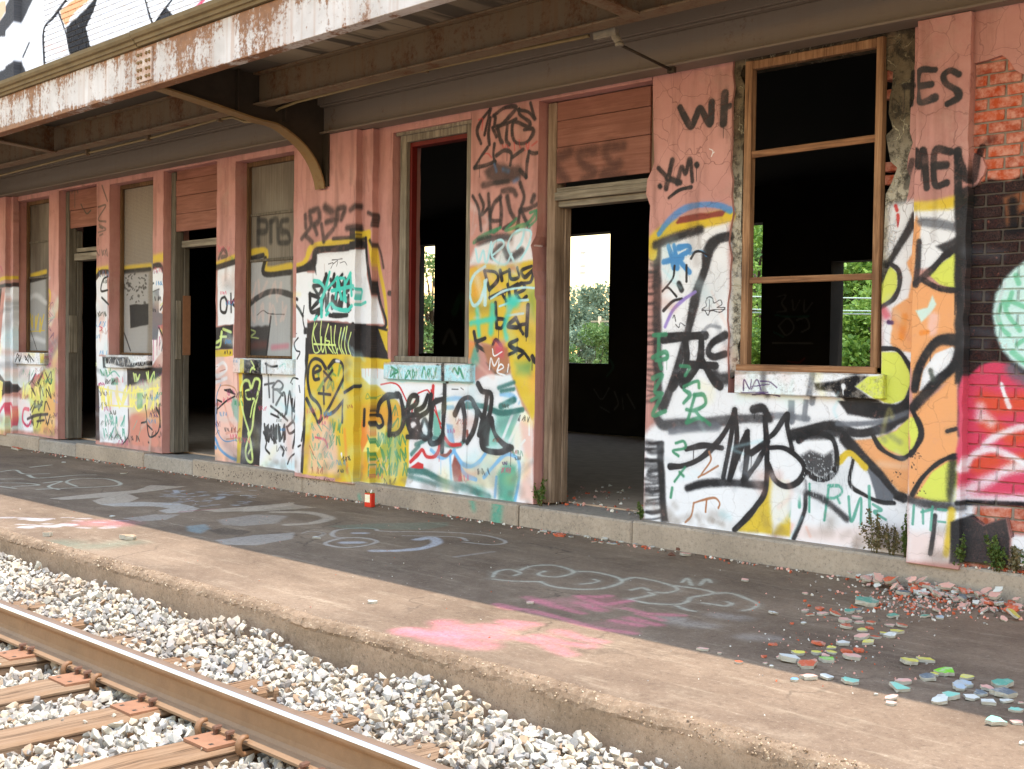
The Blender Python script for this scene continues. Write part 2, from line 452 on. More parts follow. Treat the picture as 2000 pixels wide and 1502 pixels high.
# tags on the pier
V('H')
S('K', 64, '745,205 668,228 612,300 590,420 540,560 490,780 445,950 372,1180 320,1310', .92, .3)
S('Y', 78, '250,330 262,225 380,152 560,110 745,70', 1, .35)
S('K', 60, '268,262 400,210 560,162', .9, .6)
PG('DR', '400,118 425,80 560,52 735,32 705,75 410,125', 8)
S('B', 44, '290,190 350,110 450,30 560,0 680,5 755,35', .85, .4)
S('B', 36, '352,270 372,330 388,410;388,265 400,330 410,412;322,372 440,345;420,280 480,268 488,300 420,350 490,440')
S('B', 18, '490,320 560,300 600,330', .7)
S('K', 14, '392,400 380,480 312,566;312,560 350,540 405,598;470,395 470,500;500,350 525,310 560,305 610,330'); S('K', 30, '420,515 438,555'); S('K', 18, '320,690 380,630 440,612')
S('PU', 24, '330,795 380,690 450,620 528,568', .85, .4)
S('K', 5, '618,700 620,620;570,690 722,680;600,610 620,600 640,610 650,640 690,620 700,650 670,670 720,670 690,700 630,690 610,720 590,690 570,680 600,660 595,630 610,605;380,740 390,720 400,760;400,780 420,800 430,770 460,790')
S('K', 58, '318,872 460,858 592,852', 1, .2); S('K', 52, '460,865 472,1000 440,1100 378,1185;568,865 560,1000 520,1080 448,1168;562,1000 640,1130 688,1182;480,1040 660,1050', 1, .2)
S('K', 52, '722,850 640,900 612,960 650,992 722,972', 1, .3); S('K', 70, '650,1110 690,1135 770,1130', .9, .5)
S('GY', 24, '575,830 620,790 690,800', .5, .6)
S('G', 30, '256,850 335,845;290,850 286,980;250,995 330,960 340,1000 270,1015;285,1000 305,1065;252,1130 312,1110 262,1215 312,1230;240,1275 302,1250 250,1370 332,1345', .85)
S('G', 26, '430,1050 490,1060 462,1112;452,1185 540,1150 552,1192;452,1205 492,1240 452,1292;520,1240 580,1240 592,1300 522,1340 470,1335;525,1240 480,1400;525,1340 572,1402;470,1420 560,1390 622,1432', .85)
V('L')
S('G', 24, '1280,462 1340,448 1352,500 1258,522 1300,562;1270,762 1352,650;1310,690 1340,720;1252,812 1240,885', .85)
V('H')
S('VI', 9, '830,1210 835,1140 870,1200 882,1140;880,1205 918,1140 945,1210;885,1185 1000,1170;940,1150 1000,1155 1048,1192;815,1226 990,1222;860,1240 960,1232 1040,1250')
V('C')
S('K', 50, '1095,700 1130,770 1168,825 1200,760 1228,708 1290,805 1302,668;1388,612 1378,802;1380,706 1420,690', 1, .2)
S('K', 36, '955,1095 1020,1165;1045,1045 1005,1228;1010,1160 1095,1190;1078,1195 1105,1090 1132,1130 1160,1040 1176,1182', .95, .35)
S('K', 46, '1203,1073 1207,1078', 1, .3); S('K', 40, '963,1213 967,1217', 1, .4); S('K', 26, '1022,1290 1090,1240 1168,1220')
S('W', 6, '1285,970 1310,985 1300,1020;1320,990 1310,1000')
V('D', YPIL)
S('K', 46, '1090,455 985,470 985,660 1088,637;990,560 1065,550;1245,485 1190,460 1145,492 1162,545 1230,590 1240,635 1170,678', 1, .22)
S('K', 54, '905,1212 935,1080 958,990 985,1080 1012,985 1035,1225;1190,990 1090,985 1088,1200 1165,1192;1090,1082 1160,1076;1240,1262 1238,985', 1, .25)
S('Y', 64, '960,1345 1130,1332 1290,1300', .95, .5)
V('D', YW)
S('K', 54, '890,1215 940,1050', .8, .3); S('K', 46, '940,470 930,680', 1, .22); S('K', 40, '880,556 946,560', .9, .3)
V('D', YBR)
S('K', 50, '1262,1000 1340,1175 1378,1010 1395,960', .95, .3); S('K', 60, '1430,930 1460,905', .6, .9)
V('D', YW); S('R', 22, '820,1340 830,1370;835,1400 840,1470', .9, .4)
# ---- painted bare brick at the right edge
V('R', YBR)
PG('K', '20,180 130,130 200,90 330,110 424,60 900,60 900,1330 20,1400', 14, .95)
PG('SB', '290,215 424,170 700,170 700,320 470,380 310,420', 16, .8)
S('K', 60, '350,240 360,380;420,330 424,400 330,420;500,200 520,400', .9, .7)
S('GY', 60, '80,560 280,580;90,830 180,850;100,1060 220,1080;90,1140 180,1150', .3, .9)
PG('TW', '424,620 360,670 290,740 240,830 222,950 240,1080 280,1180 350,1260 440,1320 600,1330 800,1200 800,700 600,600', 18)
S('TG', 30, '370,710 390,760;300,880 320,960 395,1060;345,820 320,900;280,880 255,960 280,1040 325,1090;350,1200 424,1260;380,1150 424,1120;330,870 424,910;470,720 600,800;500,980 620,1100', .8, .5)
S('LG', 20, '262,1000 250,920 300,760', .5, .8)
V('N', YBR)
PG('RS', '1530,30 1560,-60 1660,-150 1760,-180 1880,-160 2000,-60 2300,-60 2300,930 1518,905', 18)
S('RO', 110, '1700,130 1760,160;1860,160 2000,140;1700,300 1800,360;1900,420 2060,400;1640,640 1760,600;1900,620 2100,560', .75, .9)
S('GY', 90, '1900,-120 2000,-40 2100,-20', .8, .9)
S('W', 34, '1820,0 1850,90 1885,180', .95, .5)
S('W', 50, '1680,480 1780,410 1930,350 2050,325;1540,660 1600,560 1740,510 1880,560 2000,620', .85, .8)
S('W', 80, '1540,840 1740,740 1900,660 2050,640;1530,905 1750,910 2000,905', .8, .9)
S('W', 70, '1660,180 1650,260;1700,260 1740,300', .6, 1)
S('K', 40, '1518,925 1700,930 2100,945', .95, .6)
PG('K', '1470,1070 1600,1020 1700,1100 1880,1040 1910,1200 1900,1420 1460,1390', 14, .97)
PG('W', '1925,1180 2300,1180 2300,1500 1900,1440', 20, .9)
# ---- pier between the tall window and the doorway
V('B2', YW)
S('K', 42, '205,520 165,400 200,300 290,180;300,170 270,300 240,430;300,260 280,420 290,530;330,240 440,160 560,150 480,260 360,370;320,360 360,450;350,260 340,340', .92, .35)
S('K', 44, '370,350 400,480 420,510;470,340 460,480 490,530;360,350 480,310 560,270;590,170 600,230 690,300 680,350 540,300 520,420 560,510 660,510 730,420 720,370 640,380;580,180 680,200 750,270;705,110 745,260', .92, .35)
S('R', 18, '420,530 440,580 460,530 490,570;540,510 545,590;590,480 600,560 650,590;660,520 680,590 690,510;720,540 770,500;210,640 270,620 310,660;180,280 220,270 215,380', .6, .4)
S('K', 40, '340,525 330,640 350,720;140,765 200,660 270,560;140,765 250,740 350,700;360,640 440,590 510,620 500,740;520,660 630,580;690,600 670,720 660,860;690,600 740,620 820,600;660,860 600,790', .92, .35)
PG('K', '230,800 330,700 420,720 500,740 600,740 640,800 580,900 480,920 360,950 260,870', 40, .85)
S('B', 40, '340,730 360,800;430,780 480,800;540,900 580,880', .45, .9)
S('K', 60, '230,940 340,920 480,900;420,1000 520,990 560,1040', .8, .6)
S('K', 46, '120,1050 180,1180 205,1400;190,1040 230,1150 210,1240 270,1180;280,1030 290,1200 300,1400;400,1060 330,1140 300,1290 400,1300;400,1080 410,1220 400,1360', .9, .5)
S('K', 50, '470,1060 500,1200 540,1300 430,1380;600,920 640,1060 600,1200 570,1380;600,1200 680,1180 780,1130;620,1220 690,1370;740,1050 720,1110', .88, .5)
S('G', 30, '700,1220 770,1200 760,1290 690,1360;560,1280 450,1400 640,1330;180,1490 300,1460;330,1420 400,1370', .85, .35)
V('G', YW)
S('G', 28, '832,40 780,110 690,190;570,160 480,200 420,245', .8, .4)
PG('W', '385,395 430,275 520,215 640,190 790,150 802,330 830,365 720,390 560,410 500,385', 24, .85)
S('K', 46, '450,240 560,212 650,212;540,330 600,270 650,345 730,300', .7, .6)
S('LB', 17, '430,290 450,375 480,300 500,385 532,245;540,330 612,268 600,230 550,250 538,340 620,392 665,320;680,370 640,270 680,185 742,165 730,240 700,285;742,160 792,180 770,275 725,355')
PG('Y', '384,420 480,390 620,398 830,362 838,530 832,1000 826,1350 798,1405 720,1250 662,1100 640,960 500,905 378,880', 16, .97)
PG('OG', '400,420 520,410 470,600 400,640', 50, .45)
PG('RS', '640,400 720,390 700,430 650,450', 30, .5)
PG('G', '760,560 830,520 830,760 780,740', 60, .4); PG('G', '690,1030 800,1020 790,1120 700,1100', 40, .6); PG('OG', '770,1120 830,1080 828,1230 790,1220', 40, .5)
PG('DG', '400,620 560,640 540,700 380,700', 60, .3)
S('K', 25, '488,430 520,555;488,430 560,440 575,490 520,552;590,430 602,490;595,452 645,430;650,425 662,482 712,470 702,410;795,400 730,430 752,472 802,430 790,500 740,512;842,390 802,428 842,452 830,490', 1, .2)
S('K', 24, '520,605 625,560 600,570 632,630;640,520 656,612;650,545 705,515;690,582 752,548 730,512 690,562 722,622 762,598', 1, .2)
S('K', 26, '560,640 568,800;568,742 622,752 600,802 566,800;692,740 640,790 700,800;692,735 722,802;772,655 762,850;765,775 715,790 740,842', 1, .2)
S('K', 26, '420,830 442,950;492,870 432,905 502,960;530,950 562,880 602,942 545,950;702,880 650,912 692,950 640,980;700,940 742,962 710,995;752,970 782,1012;800,990 816,1022', 1, .22)
S('LB', 24, '492,402 420,460 390,560 415,655 462,620 502,490;492,500 492,650', .95)
S('LB', 15, '530,612 620,560 740,540 832,545;585,662 680,630 772,620;640,722 742,708', .95)
S('TQ', 40, '440,680 452,850;400,772 555,742;542,660 530,830;675,620 622,780 632,870', .8, .8); S('TQ', 66, '655,632 690,630', .9, .7)
PG('BR', '470,905 640,930 655,1090 580,1140 515,1060', 16); PG('RS', '545,880 620,890 610,1000 560,980', 30, .7)
PG('K', '500,1030 570,1130 640,1090 655,1060 600,1130', 16, .6)
S('W', 10, '540,940 552,985 602,958;520,1075 530,1000 552,1050 582,1000 576,1080;572,1085 612,1060 592,1040 570,1090 622,1112;645,1040 638,1090')
S('T', 90, '415,960 425,1010', .9, .6); PG('OG', '378,880 430,900 400,1000 376,1010', 16, .8)
# ---- low wall under the tall window
V('K2', YW)
PG('W', '150,60 1110,60 1110,240 1290,150 1490,150 1600,450 1690,580 1690,1330 600,1250 380,1180 150,1130', 16)
PG('LP', '1560,560 1690,570 1690,1330 1580,1290 1620,900', 40, .8)
S('RO', 10, '215,90 215,170;240,80 242,160;270,90 268,180', .35, .8)
PG('TQ', '1250,600 1500,500 1500,850 1230,850', 60, .35)
PG('Y', '-10,-20 330,-20 420,40 150,60 180,170 240,230 450,390 540,560 560,720 555,1000 520,1180 430,1175 160,1120 -10,1125', 14)
PG('OG', '180,440 480,420 480,600 300,650 180,640', 60, .5)
PG('OG', '70,620 200,560 270,680 190,860 120,800', 16, .95)
PG('LY', '250,580 350,620 330,760 270,860 190,850 260,700', 12, .9); PG('LY', '60,600 90,600 100,740 80,720', 12, .8)
PG('OG', '0,900 200,880 260,1000 180,1110 0,1115', 60, .55)
TAGS('G', 15, 5, 230, 680, 540, 1080, 5, 3, .8, .5, 6)
TAGS('G', 12, 6, 400, 420, 540, 640, 2, 2, .8, .5, 5)
PG('G', '320,700 470,690 480,1000 300,900', 60, .4)
TAGS('LP', 10, 8, 240, 900, 380, 1030, 3, 2, .6, .6, 4)
TAGS('G', 12, 9, 220, 320, 400, 380, 2, 1, .5, .5, 4)
PG('LG', '1050,300 1380,260 1400,340 900,350', 30, .4)
S('MB', 44, '900,380 1000,365 1100,380;900,450 960,450;1400,330 1500,340 1560,400', .75, .6)
PG('T', '770,500 850,480 850,720 780,720', 24, .75); PG('T', '1290,650 1370,640 1360,790 1290,800', 30, .6)
PG('T', '1340,460 1590,470 1500,740 1380,700', 40, .6)
S('W', 30, '1560,380 1420,730;1600,500 1480,760', .85, .5)
PG('CR', '1000,880 1250,850 1380,880 1500,900 1560,950 1480,1160 1280,1200 1030,1120 1000,960', 30, .85)
PG('W', '920,520 1060,500 1180,800 1240,870 1150,980 1040,950 960,820', 30, .9)
PG('MB', '900,600 960,610 975,780 920,760', 14, .9)
S('MB', 38, '760,840 850,910 930,880 975,840;975,860 1040,960 1120,990 1200,950 1260,870;1000,960 1080,1070 1170,1110;1245,1090 1340,980 1420,900 1480,880 1550,920 1570,1000 1560,1150 1520,1340', .95, .3)
S('MB', 30, '935,900 945,1120;1360,1090 1345,1270', .85, .5)
PG('DR', '975,890 1030,980 1050,1130 970,1140 950,980', 14, .9)
PG('T', '1370,1060 1440,960 1540,980 1560,1100 1510,1310 1380,1300', 40, .9); PG('T', '1060,1120 1230,1180 1330,1280 1180,1240', 40, .6)
S('DT', 60, '560,1030 700,1040 860,1120 1080,1190 1290,1270', .9, .5); S('DT', 46, '560,1080 800,1150 1000,1200', .6, .9)
S('DT', 56, '1090,430 1240,440 1400,500 1600,470;1400,440 1520,380', .9, .4); S('DT', 40, '1380,270 1520,220;1400,300 1520,280', .8, .7)
S('DT', 40, '580,880 650,800;620,790 780,730 900,790 1010,800 1060,760', .8, .5)
S('R', 16, '300,240 400,225 470,260 540,400;640,320 720,290 750,320;760,290 780,370 850,640;790,470 850,600;560,640 600,420 650,350', .95)
S('R', 36, '780,255 772,370;570,950 640,880 680,840 720,900 790,900 830,840 840,760;880,720 940,790 1030,790', .95, .3)
S('DR', 36, '850,880 900,890 940,850;1090,670 1095,720', .9, .4)
PG('R', '570,1000 640,950 690,970 690,1012 590,1005', 8)
S('K', 54, '270,480 290,410 350,350 450,340;365,370 385,520 375,700;375,695 460,680 510,560 480,360 440,335', 1, .2)
S('K', 54, '520,480 620,420 630,350 580,350 550,440 560,640 640,700;640,520 560,520;730,340 690,440 620,480;760,340 730,480 640,560 690,730 760,700;860,80 885,200 880,400 870,640 860,850;860,360 780,420 760,560 750,760 820,770 870,700;540,720 700,720', 1, .22)
S('K', 40, '540,600 600,560 640,620 570,690 630,720;660,650 700,560 740,640', .9, .6)
S('K', 52, '980,510 1040,390 1110,360 1160,420 1180,520 1150,660 1090,770;1050,420 1070,560 1060,750', 1, .22)
S('K', 56, '1190,235 1230,300 1310,330 1300,500 1240,640 1220,780 1260,840 1390,860 1480,820;1275,330 1250,500 1200,700;1150,420 1240,560;1310,560 1350,700 1440,800 1500,820', 1, .2)
PG('K', '1210,600 1310,560 1290,800 1230,830', 14, .95)
S('K', 34, '40,500 90,470 110,540 70,580 30,530;205,470 200,610;260,520 300,530 320,600 280,630 250,590', 1, .3)
S('W', 22, '810,350 860,340', .9, .5); S('W', 20, '1660,600 1660,700', .9, .6); S('W', 20, '1540,840 1620,750;1560,850 1600,900', .9, .4)
V('K', YW)
S('K', 7, '1530,40 1580,42;1600,30 1620,45', .8)
# paint run over the ledge
V('K2', 7.0)
S('T', 130, '1370,1340 1360,1470', .9, .7); S('T', 60, '1130,1280 1150,1370', .6, .9); S('T', 50, '100,1260 110,1290;220,1270 240,1300', .5, .9)
V('K', 7.0)
for i in range(170):
    t = RNG.random(); x = -480 + 1100 * t; y = 700 + 60 * math.sin(t * 9) * .3 + 38 * t + RNG.gauss(0, 16) - (80 if t < .35 else 0) + (t < .35) * t * 240
    S('K', RNG.uniform(4, 9), '%f,%f %f,%f' % (x, y, x + RNG.uniform(-7, 7), y + RNG.uniform(-3, 9)), .8)
for i in range(40):
    x, y = RNG.choice(((970, 830), (1390, 905), (700, 700), (150, 740))); x += RNG.gauss(0, 30); y += RNG.gauss(0, 15)
    S('K', RNG.uniform(4, 9), '%f,%f %f,%f' % (x, y, x + 4, y + 4), .8)
# ---- sill under the tall window
V('K2', 7.05)
PG('LB', '300,60 1110,60 1110,235 300,210', 8, .95)
TAGS('G', 14, 12, 370, 80, 830, 190, 7, 1, .8, .4, 5); TAGS('W', 14, 13, 320, 80, 1080, 200, 9, 1, .6, .5, 4)
S('G', 20, '940,120 960,90 990,140 1000,80;1010,100 1040,180;380,80 440,120 390,150', .85); S('LB', 24, '890,180 900,90 940,170', .9)
S('K', 46, '850,60 852,210', 1, .3)
V('C', YW); 
# ---- pilaster with the arrow-shaped piece
for plane, lo, hi in ((YPIL, 0, 585), (YPIL + .07, 590, 690), (YW, 690, 972)):
    V('F3', plane)
    CLIP(lo, hi)
    PG('W', '40,690 150,670 240,680 260,500 590,480 690,470 700,560 740,700 840,1120 600,1110 400,1090 200,1090 160,1060 40,1060', 10)
    S('Y', 66, '0,640 130,610 170,560 200,480 260,440 590,390 700,350 760,340', .95, .4)
    S('Y', 40, '755,340 800,640 850,900 865,1170', .95, .4)
    S('K', 62, '0,670 150,640 230,590 245,500 300,475 480,462 690,430', 1, .35)
    PG('K', '150,610 250,520 255,690 240,660 150,650', 12)
    PG('K', '590,300 650,290 700,350 690,400 590,390', 14, .9)
    S('K', 32, '735,380 750,600 800,900 850,1140 620,1120', 1, .25)
    S('K', 30, '770,400 810,500 835,630', .8, .7)
    PG('K', '170,1110 300,1090 600,1120 790,1130 870,1160 875,1420 600,1390 190,1380', 12)
    PG('Y', '790,1160 870,1180 872,1370 850,1330', 10); PG('Y', '190,1385 870,1425 870,1502 190,1502', 10)
CLIP()
V('F3', YPIL)
S('K', 60, '200,150 270,130 280,220 220,260 200,180;330,110 390,150;340,240 410,220 420,260;440,200 440,130 500,120 470,210;550,130 590,100;520,290 590,280', .85, .7)
S('K', 40, '240,280 260,340;300,260 320,400;340,370 400,300;160,180 165,280;130,380 200,290;170,360 220,410;400,380 540,370;650,150 690,180 680,260', .8, .6)
S('K', 34, '230,800 280,860 330,720;230,790 300,780;340,690 350,720;200,860 210,1010 290,990;200,860 280,900 220,980;260,1040 300,1000;410,690 400,740;480,690 440,740', 1, .25)
TAGS('K', 30, 21, 290, 690, 580, 1010, 4, 2, .9, .3, 5)
S('K', 34, '370,1040 420,1050 520,1040', 1, .3); S('K', 22, '400,1030 520,1040')
S('TQ', 30, '235,745 290,760 330,830 290,920;370,670 340,790 300,900;330,830 400,760 440,720 420,900;440,720 470,900;460,720 500,740 490,910;550,680 500,800 510,920;550,690 560,870;390,830 570,790;340,1000 380,940 420,980 520,1000 560,960;300,900 300,1050;240,1080 260,1050', 1, .2)
S('TQ', 22, '340,1040 360,1020;400,970 460,1000 510,990')
V('F3', YPIL + .07); S('TQ', 22, '620,800 650,830 640,900;640,950 680,930', 1, .3)
V('F3', YPIL)
S('K', 5, '360,600 400,590 380,640;400,600 440,570 430,620;460,590 500,580 520,610;390,565 480,555')
S('GL', 14, '240,1110 220,1240 240,1360 290,1340 300,1230;260,1110 230,1200 280,1350;300,1090 290,1220 310,1360 340,1240;360,1120 330,1250 340,1370;340,1260 370,1270 360,1310 400,1370;380,1140 390,1300 420,1370 440,1330;420,1130 410,1260 440,1380;470,1150 450,1290 480,1380;500,1150 470,1300 500,1390;520,1140 500,1290 520,1390;555,1190 530,1300 555,1390;235,1290 420,1300', 1, .3)
S('K', 26, '40,910 100,980 140,1050', 1, .3); S('K', 30, '85,900 90,905'); S('K', 14, '70,1040 60,1120 30,1190 80,1200 120,1260;60,1240 70,1330 110,1350 80,1400;110,1300 80,1450 120,1500;150,960 140,1080 170,1200')
S('LB', 22, '120,830 130,790', .5, .8)
V('P0', 7.05); S('K', 9, '748,572 772,573', .9, .4); S('B', 8, '766,613 768,616;765,664 766,670', .9, .4)
V('F3', YPIL); PG('W', '30,690 175,665 175,1480 20,1480', 8, .97); S('K', 26, '40,910 100,980 140,1050', 1, .3); S('K', 30, '85,900 90,905'); S('K', 14, '70,1040 60,1120 30,1190 80,1200 120,1260;60,1240 70,1330 110,1350 80,1400;110,1300 80,1450 120,1500;150,960 140,1080 165,1200', 1, .3); S('K', 50, '165,1180 172,1300 170,1490', 1, .3)
# heart panel
V('F2', YPIL)
PG('W', '860,-40 1040,-40 1030,500 1010,1000 990,1415 900,1400', 8)
S('K', 18, '870,470 900,420 950,430;885,475 890,485;950,0 910,60 930,130 970,150 940,220;920,230 900,370;960,500 970,570', 1, .3); S('K', 20, '950,1140 975,1125;1000,980 985,1080', 1, .3)
PG('Y', '1035,170 1505,175 1480,1480 990,1430 1010,800', 8)
PG('K', '1030,0 1065,0 1060,200 1020,500 1030,900 1000,1420 975,1410 1010,800', 8)
TAGS('G', 22, 31, 1150, 280, 1450, 560, 3, 2, .55, .7, 5)
PG('LP', '1090,900 1250,830 1330,960 1370,1180 1380,1440 1050,1420', 50, .75)
TAGS('T', 9, 32, 1080, 880, 1330, 1380, 4, 5, .7, .4, 5)
TAGS('G', 16, 33, 1280, 850, 1480, 1150, 3, 2, .75, .6, 6)
S('RS', 22, '1130,1040 1230,1070 1260,1150', .7, .6); S('DR', 14, '1070,1130 1110,1220', .8, .5)
S('K', 40, '1240,320 1190,240 1120,220 1070,280 1050,420 1080,600 1150,680 1190,760 1190,850;1270,310 1330,240 1410,270 1430,400 1370,540 1280,720 1230,800', 1, .2)
S('K', 38, '1040,640 1120,800 1160,880 1200,840;1230,820 1330,770 1430,650 1500,570', 1, .2)
S('K', 34, '1110,370 1190,330 1150,290 1110,340 1120,430 1170,430;1220,350 1300,440;1310,340 1230,450', .95, .3)
S('K', 34, '1215,510 1222,690;1165,580 1290,595', 1, .2); S('K', 40, '1420,700 1415,880', .9, .4)
S('W', 40, '1405,1215 1420,1260', 1, .3); S('W', 40, '1350,240 1380,245', .9, .7)
V('F2', YPIL + .07)
PG('Y', '1500,200 1609,200 1609,1500 1470,1490', 8); S('K', 44, '1500,570 1609,500', 1, .3); S('OG', 40, '1500,960 1530,1400', .6, .9)
# ---- low wall left of the heart
V('F2', YW)
PG('W', '560,380 640,230 870,225 870,0 1010,0 1015,500 1000,1000 975,1410 540,1340 570,800', 8)
PG('LB', '600,1300 960,1300 960,1400 560,1340', 50, .5)
PG('LP', '20,180 300,180 320,600 330,1200 300,1310 15,1265 30,700', 8)
PG('O', '20,1080 130,1120 200,1270 18,1262', 60, .5)
S('W', 40, '60,340 160,260 200,330 100,400 60,330;50,480 200,420', .8, .5)
S('DR', 10, '60,310 110,300;80,390 90,430;130,350 190,330;60,440 140,430', .5, .6)
S('B', 34, '20,960 80,1050 130,1160 220,1240 310,1280;20,1080 90,1150', .9, .4)
S('B', 16, '140,490 100,600 90,800 110,980 180,1080 300,1070', .8, .4)
S('BR', 14, '110,560 150,500 260,510 310,600 320,900 300,1040 200,1060', .7, .5)
PG('T', '270,620 320,650 325,880 280,820 250,700', 20, .6)
S('K', 18, '180,545 240,570 290,590;100,750 200,660 290,610;105,650 150,670;105,660 100,790', .95, .3); PG('K', '175,540 240,530 295,590 220,575', 6)
S('PK', 24, '180,700 220,850 260,960;200,1000 280,960 240,880', .5, .8)
PG('Y', '330,240 365,240 380,700 345,1310 305,1310 330,800', 8)
PG('K', '365,240 550,240 580,420 570,900 545,1340 345,1330 380,700', 8)
S('GL', 34, '440,1000 370,760 350,560 380,460 430,450 460,520 500,430 550,460 520,620 490,760 470,940 440,1020;440,1020 400,1180 420,1280 470,1290 460,1150 430,1000', .95, .4)
S('GL', 26, '450,540 400,560 420,640 490,640 470,720 450,830;430,1210 450,1170', .95, .4)
S('K', 26, '630,230 640,440 650,620;600,490 700,470;690,500 690,670;680,520 740,450 790,490 770,540 700,540;730,540 790,600;720,700 800,570 820,700 830,790 860,560 880,680 900,760 930,600;820,780 810,820;890,640 890,880 940,760', 1, .2)
S('K', 26, '665,715 760,790 840,865;665,795 750,835;900,760 960,790;940,640 920,1000 895,1150;840,930 900,880 920,960 860,1000 830,930', 1, .25)
TAGS('K', 24, 41, 590, 900, 830, 1100, 5, 1, 1, .25, 6); S('K', 26, '620,1100 610,1160 650,1210;770,1130 800,1180 790,1230;590,990 640,1080 660,960;720,960 700,1100', 1, .25)
S('K', 20, '840,1320 870,1250 940,1195;950,1140 975,1125;1000,980 985,1080', 1, .3)
S('K', 18, '870,470 900,420 950,430;885,475 890,485;950,0 910,60 930,130 970,150 940,220;920,230 900,370;960,500 970,570', 1, .3)
V('F2', 7.05)
PG('W', '240,220 870,235 865,395 230,370', 6); PG('LP', '240,220 310,222 310,370 230,370', 8, .7); PG('Y', '325,222 365,224 365,372 320,372', 4); PG('K', '365,224 545,230 545,380 365,374', 5)
S('GL', 20, '440,240 470,300 440,330 430,360;450,310 480,330', 1, .3); S('K', 26, '590,270 650,300 715,295;600,270 605,385', 1, .25); S('TQ', 14, '740,300 790,270 800,320', .4, .8)
V('F', YW)
PG('W', '85,425 200,372 190,780 85,790', 7); PG('LP', '100,460 160,440 160,520 110,540', 30, .3)
S('Y', 40, '70,395 195,345', .9, .5); S('K', 34, '70,412 200,370', .95, .4); S('DG', 26, '90,350 120,290 145,330 110,340', .8, .4)
S('K', 18, '130,600 105,620 105,690 135,700 145,640 130,600;170,580 172,700;230,580 180,640 240,690', 1, .2)
PG('K', '60,800 185,780 182,940 45,945', 6); S('GL', 18, '60,840 50,860;120,810 170,830;110,830 100,880 60,900 40,870;110,830 100,920 70,930;100,860 140,860', .9, .4)
PG('Y', '42,950 182,940 182,985 42,992', 5)
# ---- far bay
V('E3', YW)
PG('W', '30,260 60,215 110,200 112,800 30,800', 7); PG('W', '415,185 500,160 535,240 530,400 490,600 520,760 440,880 400,880', 7)
PG('W', '45,810 255,830 265,1400 230,1450 55,1440 45,1100', 8); PG('K', '255,900 520,890 510,940 440,1000 260,1030', 10)
PG('PK', '280,1200 505,1150 505,1480 285,1460', 12, 1); PG('CR', '260,1030 500,960 500,1180 270,1240', 24, .8)
S('Y', 60, '20,190 110,170;420,110 530,80', .9, .6); S('K', 38, '20,250 60,195 115,190;420,160 500,145 540,240', .95, .4); S('Y', 34, '540,240 530,420 520,560 520,600', .8, .5)
S('K', 16, '115,225 80,250 65,330 115,325;70,380 120,430;420,285 450,275;420,350 490,320', 1, .3)
PG('GY', '440,345 490,320 490,490 520,500 515,580 490,585 480,690 440,690 440,580 415,570 415,500 440,490', 5); S('Y', 6, '435,340 430,480', .8)
S('MG', 12, '425,670 425,790;450,690 450,840;475,690 475,800;495,670 492,760', .75, .4)
S('LM', 10, '500,440 540,390;500,600 530,700', .8); S('K', 14, '500,470 540,400;490,600 520,680 510,770', 1, .3)
PG('LP', '20,490 100,490 60,700 20,660', 20, .6); S('RS', 7, '40,600 55,625 75,605 50,590', .9)
PG('K', '75,815 250,815 270,860 400,830 400,870 80,895', 8); TAGS('W', 5, 51, 90, 820, 400, 890, 10, 1, .9, .3, 4)
S('T', 12, '110,960 160,920 200,960', .8); PG('G', '140,970 190,970 190,1020 140,1020', 8, .9)
TAGS('GL', 14, 52, 265, 920, 470, 1010, 4, 1, 1, .3, 5)
TAGS('LY', 18, 53, 40, 1020, 500, 1200, 8, 1, 1, .25, 6); S('LY', 12, '40,1040 280,1080 490,1040;100,1170 300,1180', .9)
S('LY', 16, '300,1070 350,1050 380,1110 310,1140 340,1210 390,1160;420,1050 470,1060 430,1200', 1, .3); PG('G', '330,1080 370,1080 370,1190 330,1200', 8, .6)
TAGS('T', 10, 54, 80, 1230, 250, 1420, 4, 2, .8, .35, 5)
S('K', 12, '265,1200 268,1380 225,1455;400,1290 420,1400 480,1370 500,1280;410,1320 440,1350;490,1170 500,1330;390,1170 400,1280 360,1300', 1, .3); S('K', 14, '412,1440 416,1446;490,1400 492,1404')
S('TQ', 6, '300,1350 330,1280;330,1440 360,1330', .7); S('K', 16, '470,1190 490,1230', .9, .5)
TAGS('DG', 9, 55, 20, 20, 120, 80, 3, 1, .5, .5, 5)
V('A', YW); S('DG', 12, '665,1210 700,1310;640,1350 690,1340 640,1430 690,1445;650,1480 670,1490', .7, .4)
V('E', YW); S('DG', 12, '645,130 690,160 640,180;650,200 670,190;640,220 640,260', .6, .4); TAGS('DG', 9, 57, 620, 290, 710, 340, 3, 1, .6, .5, 4)
V('E2', YW)
PG('K', '765,240 815,240 820,740 830,1100 835,1460 750,1440 765,900', 8, .9); S('GL', 12, '790,250 800,330;780,570 800,620 780,720 800,780;770,800 810,820 780,880 790,1060', .9, .4); TAGS('W', 6, 61, 770, 300, 815, 480, 1, 3, .8, .3, 5)
PG('W', '785,150 830,90 830,1000 815,1000', 8); 
PG('W', '70,840 130,180 190,150 380,180 380,700 380,860 250,960 170,1020 75,890', 8); PG('LP', '100,850 250,850 250,960 170,1000', 30, .5)
S('Y', 34, '20,170 100,110 250,80 380,70', .9, .5); S('K', 32, '0,180 120,165 250,110 380,95', .9, .5); PG('K', '0,190 100,190 70,500 80,900 140,980 180,1030 110,1080 20,1120 0,1100', 8, .95)
PG('W', '0,200 30,210 20,420 0,520', 8); S('Y', 34, '385,190 420,230 400,400 370,690', .9, .4); S('K', 18, '380,235 405,270 385,500', 1, .3)
PG('LM', '370,860 460,860 455,1410 280,1390 240,1100', 30, .7); PG('O', '400,1100 460,1050 455,1410 330,1390', 40, .7)
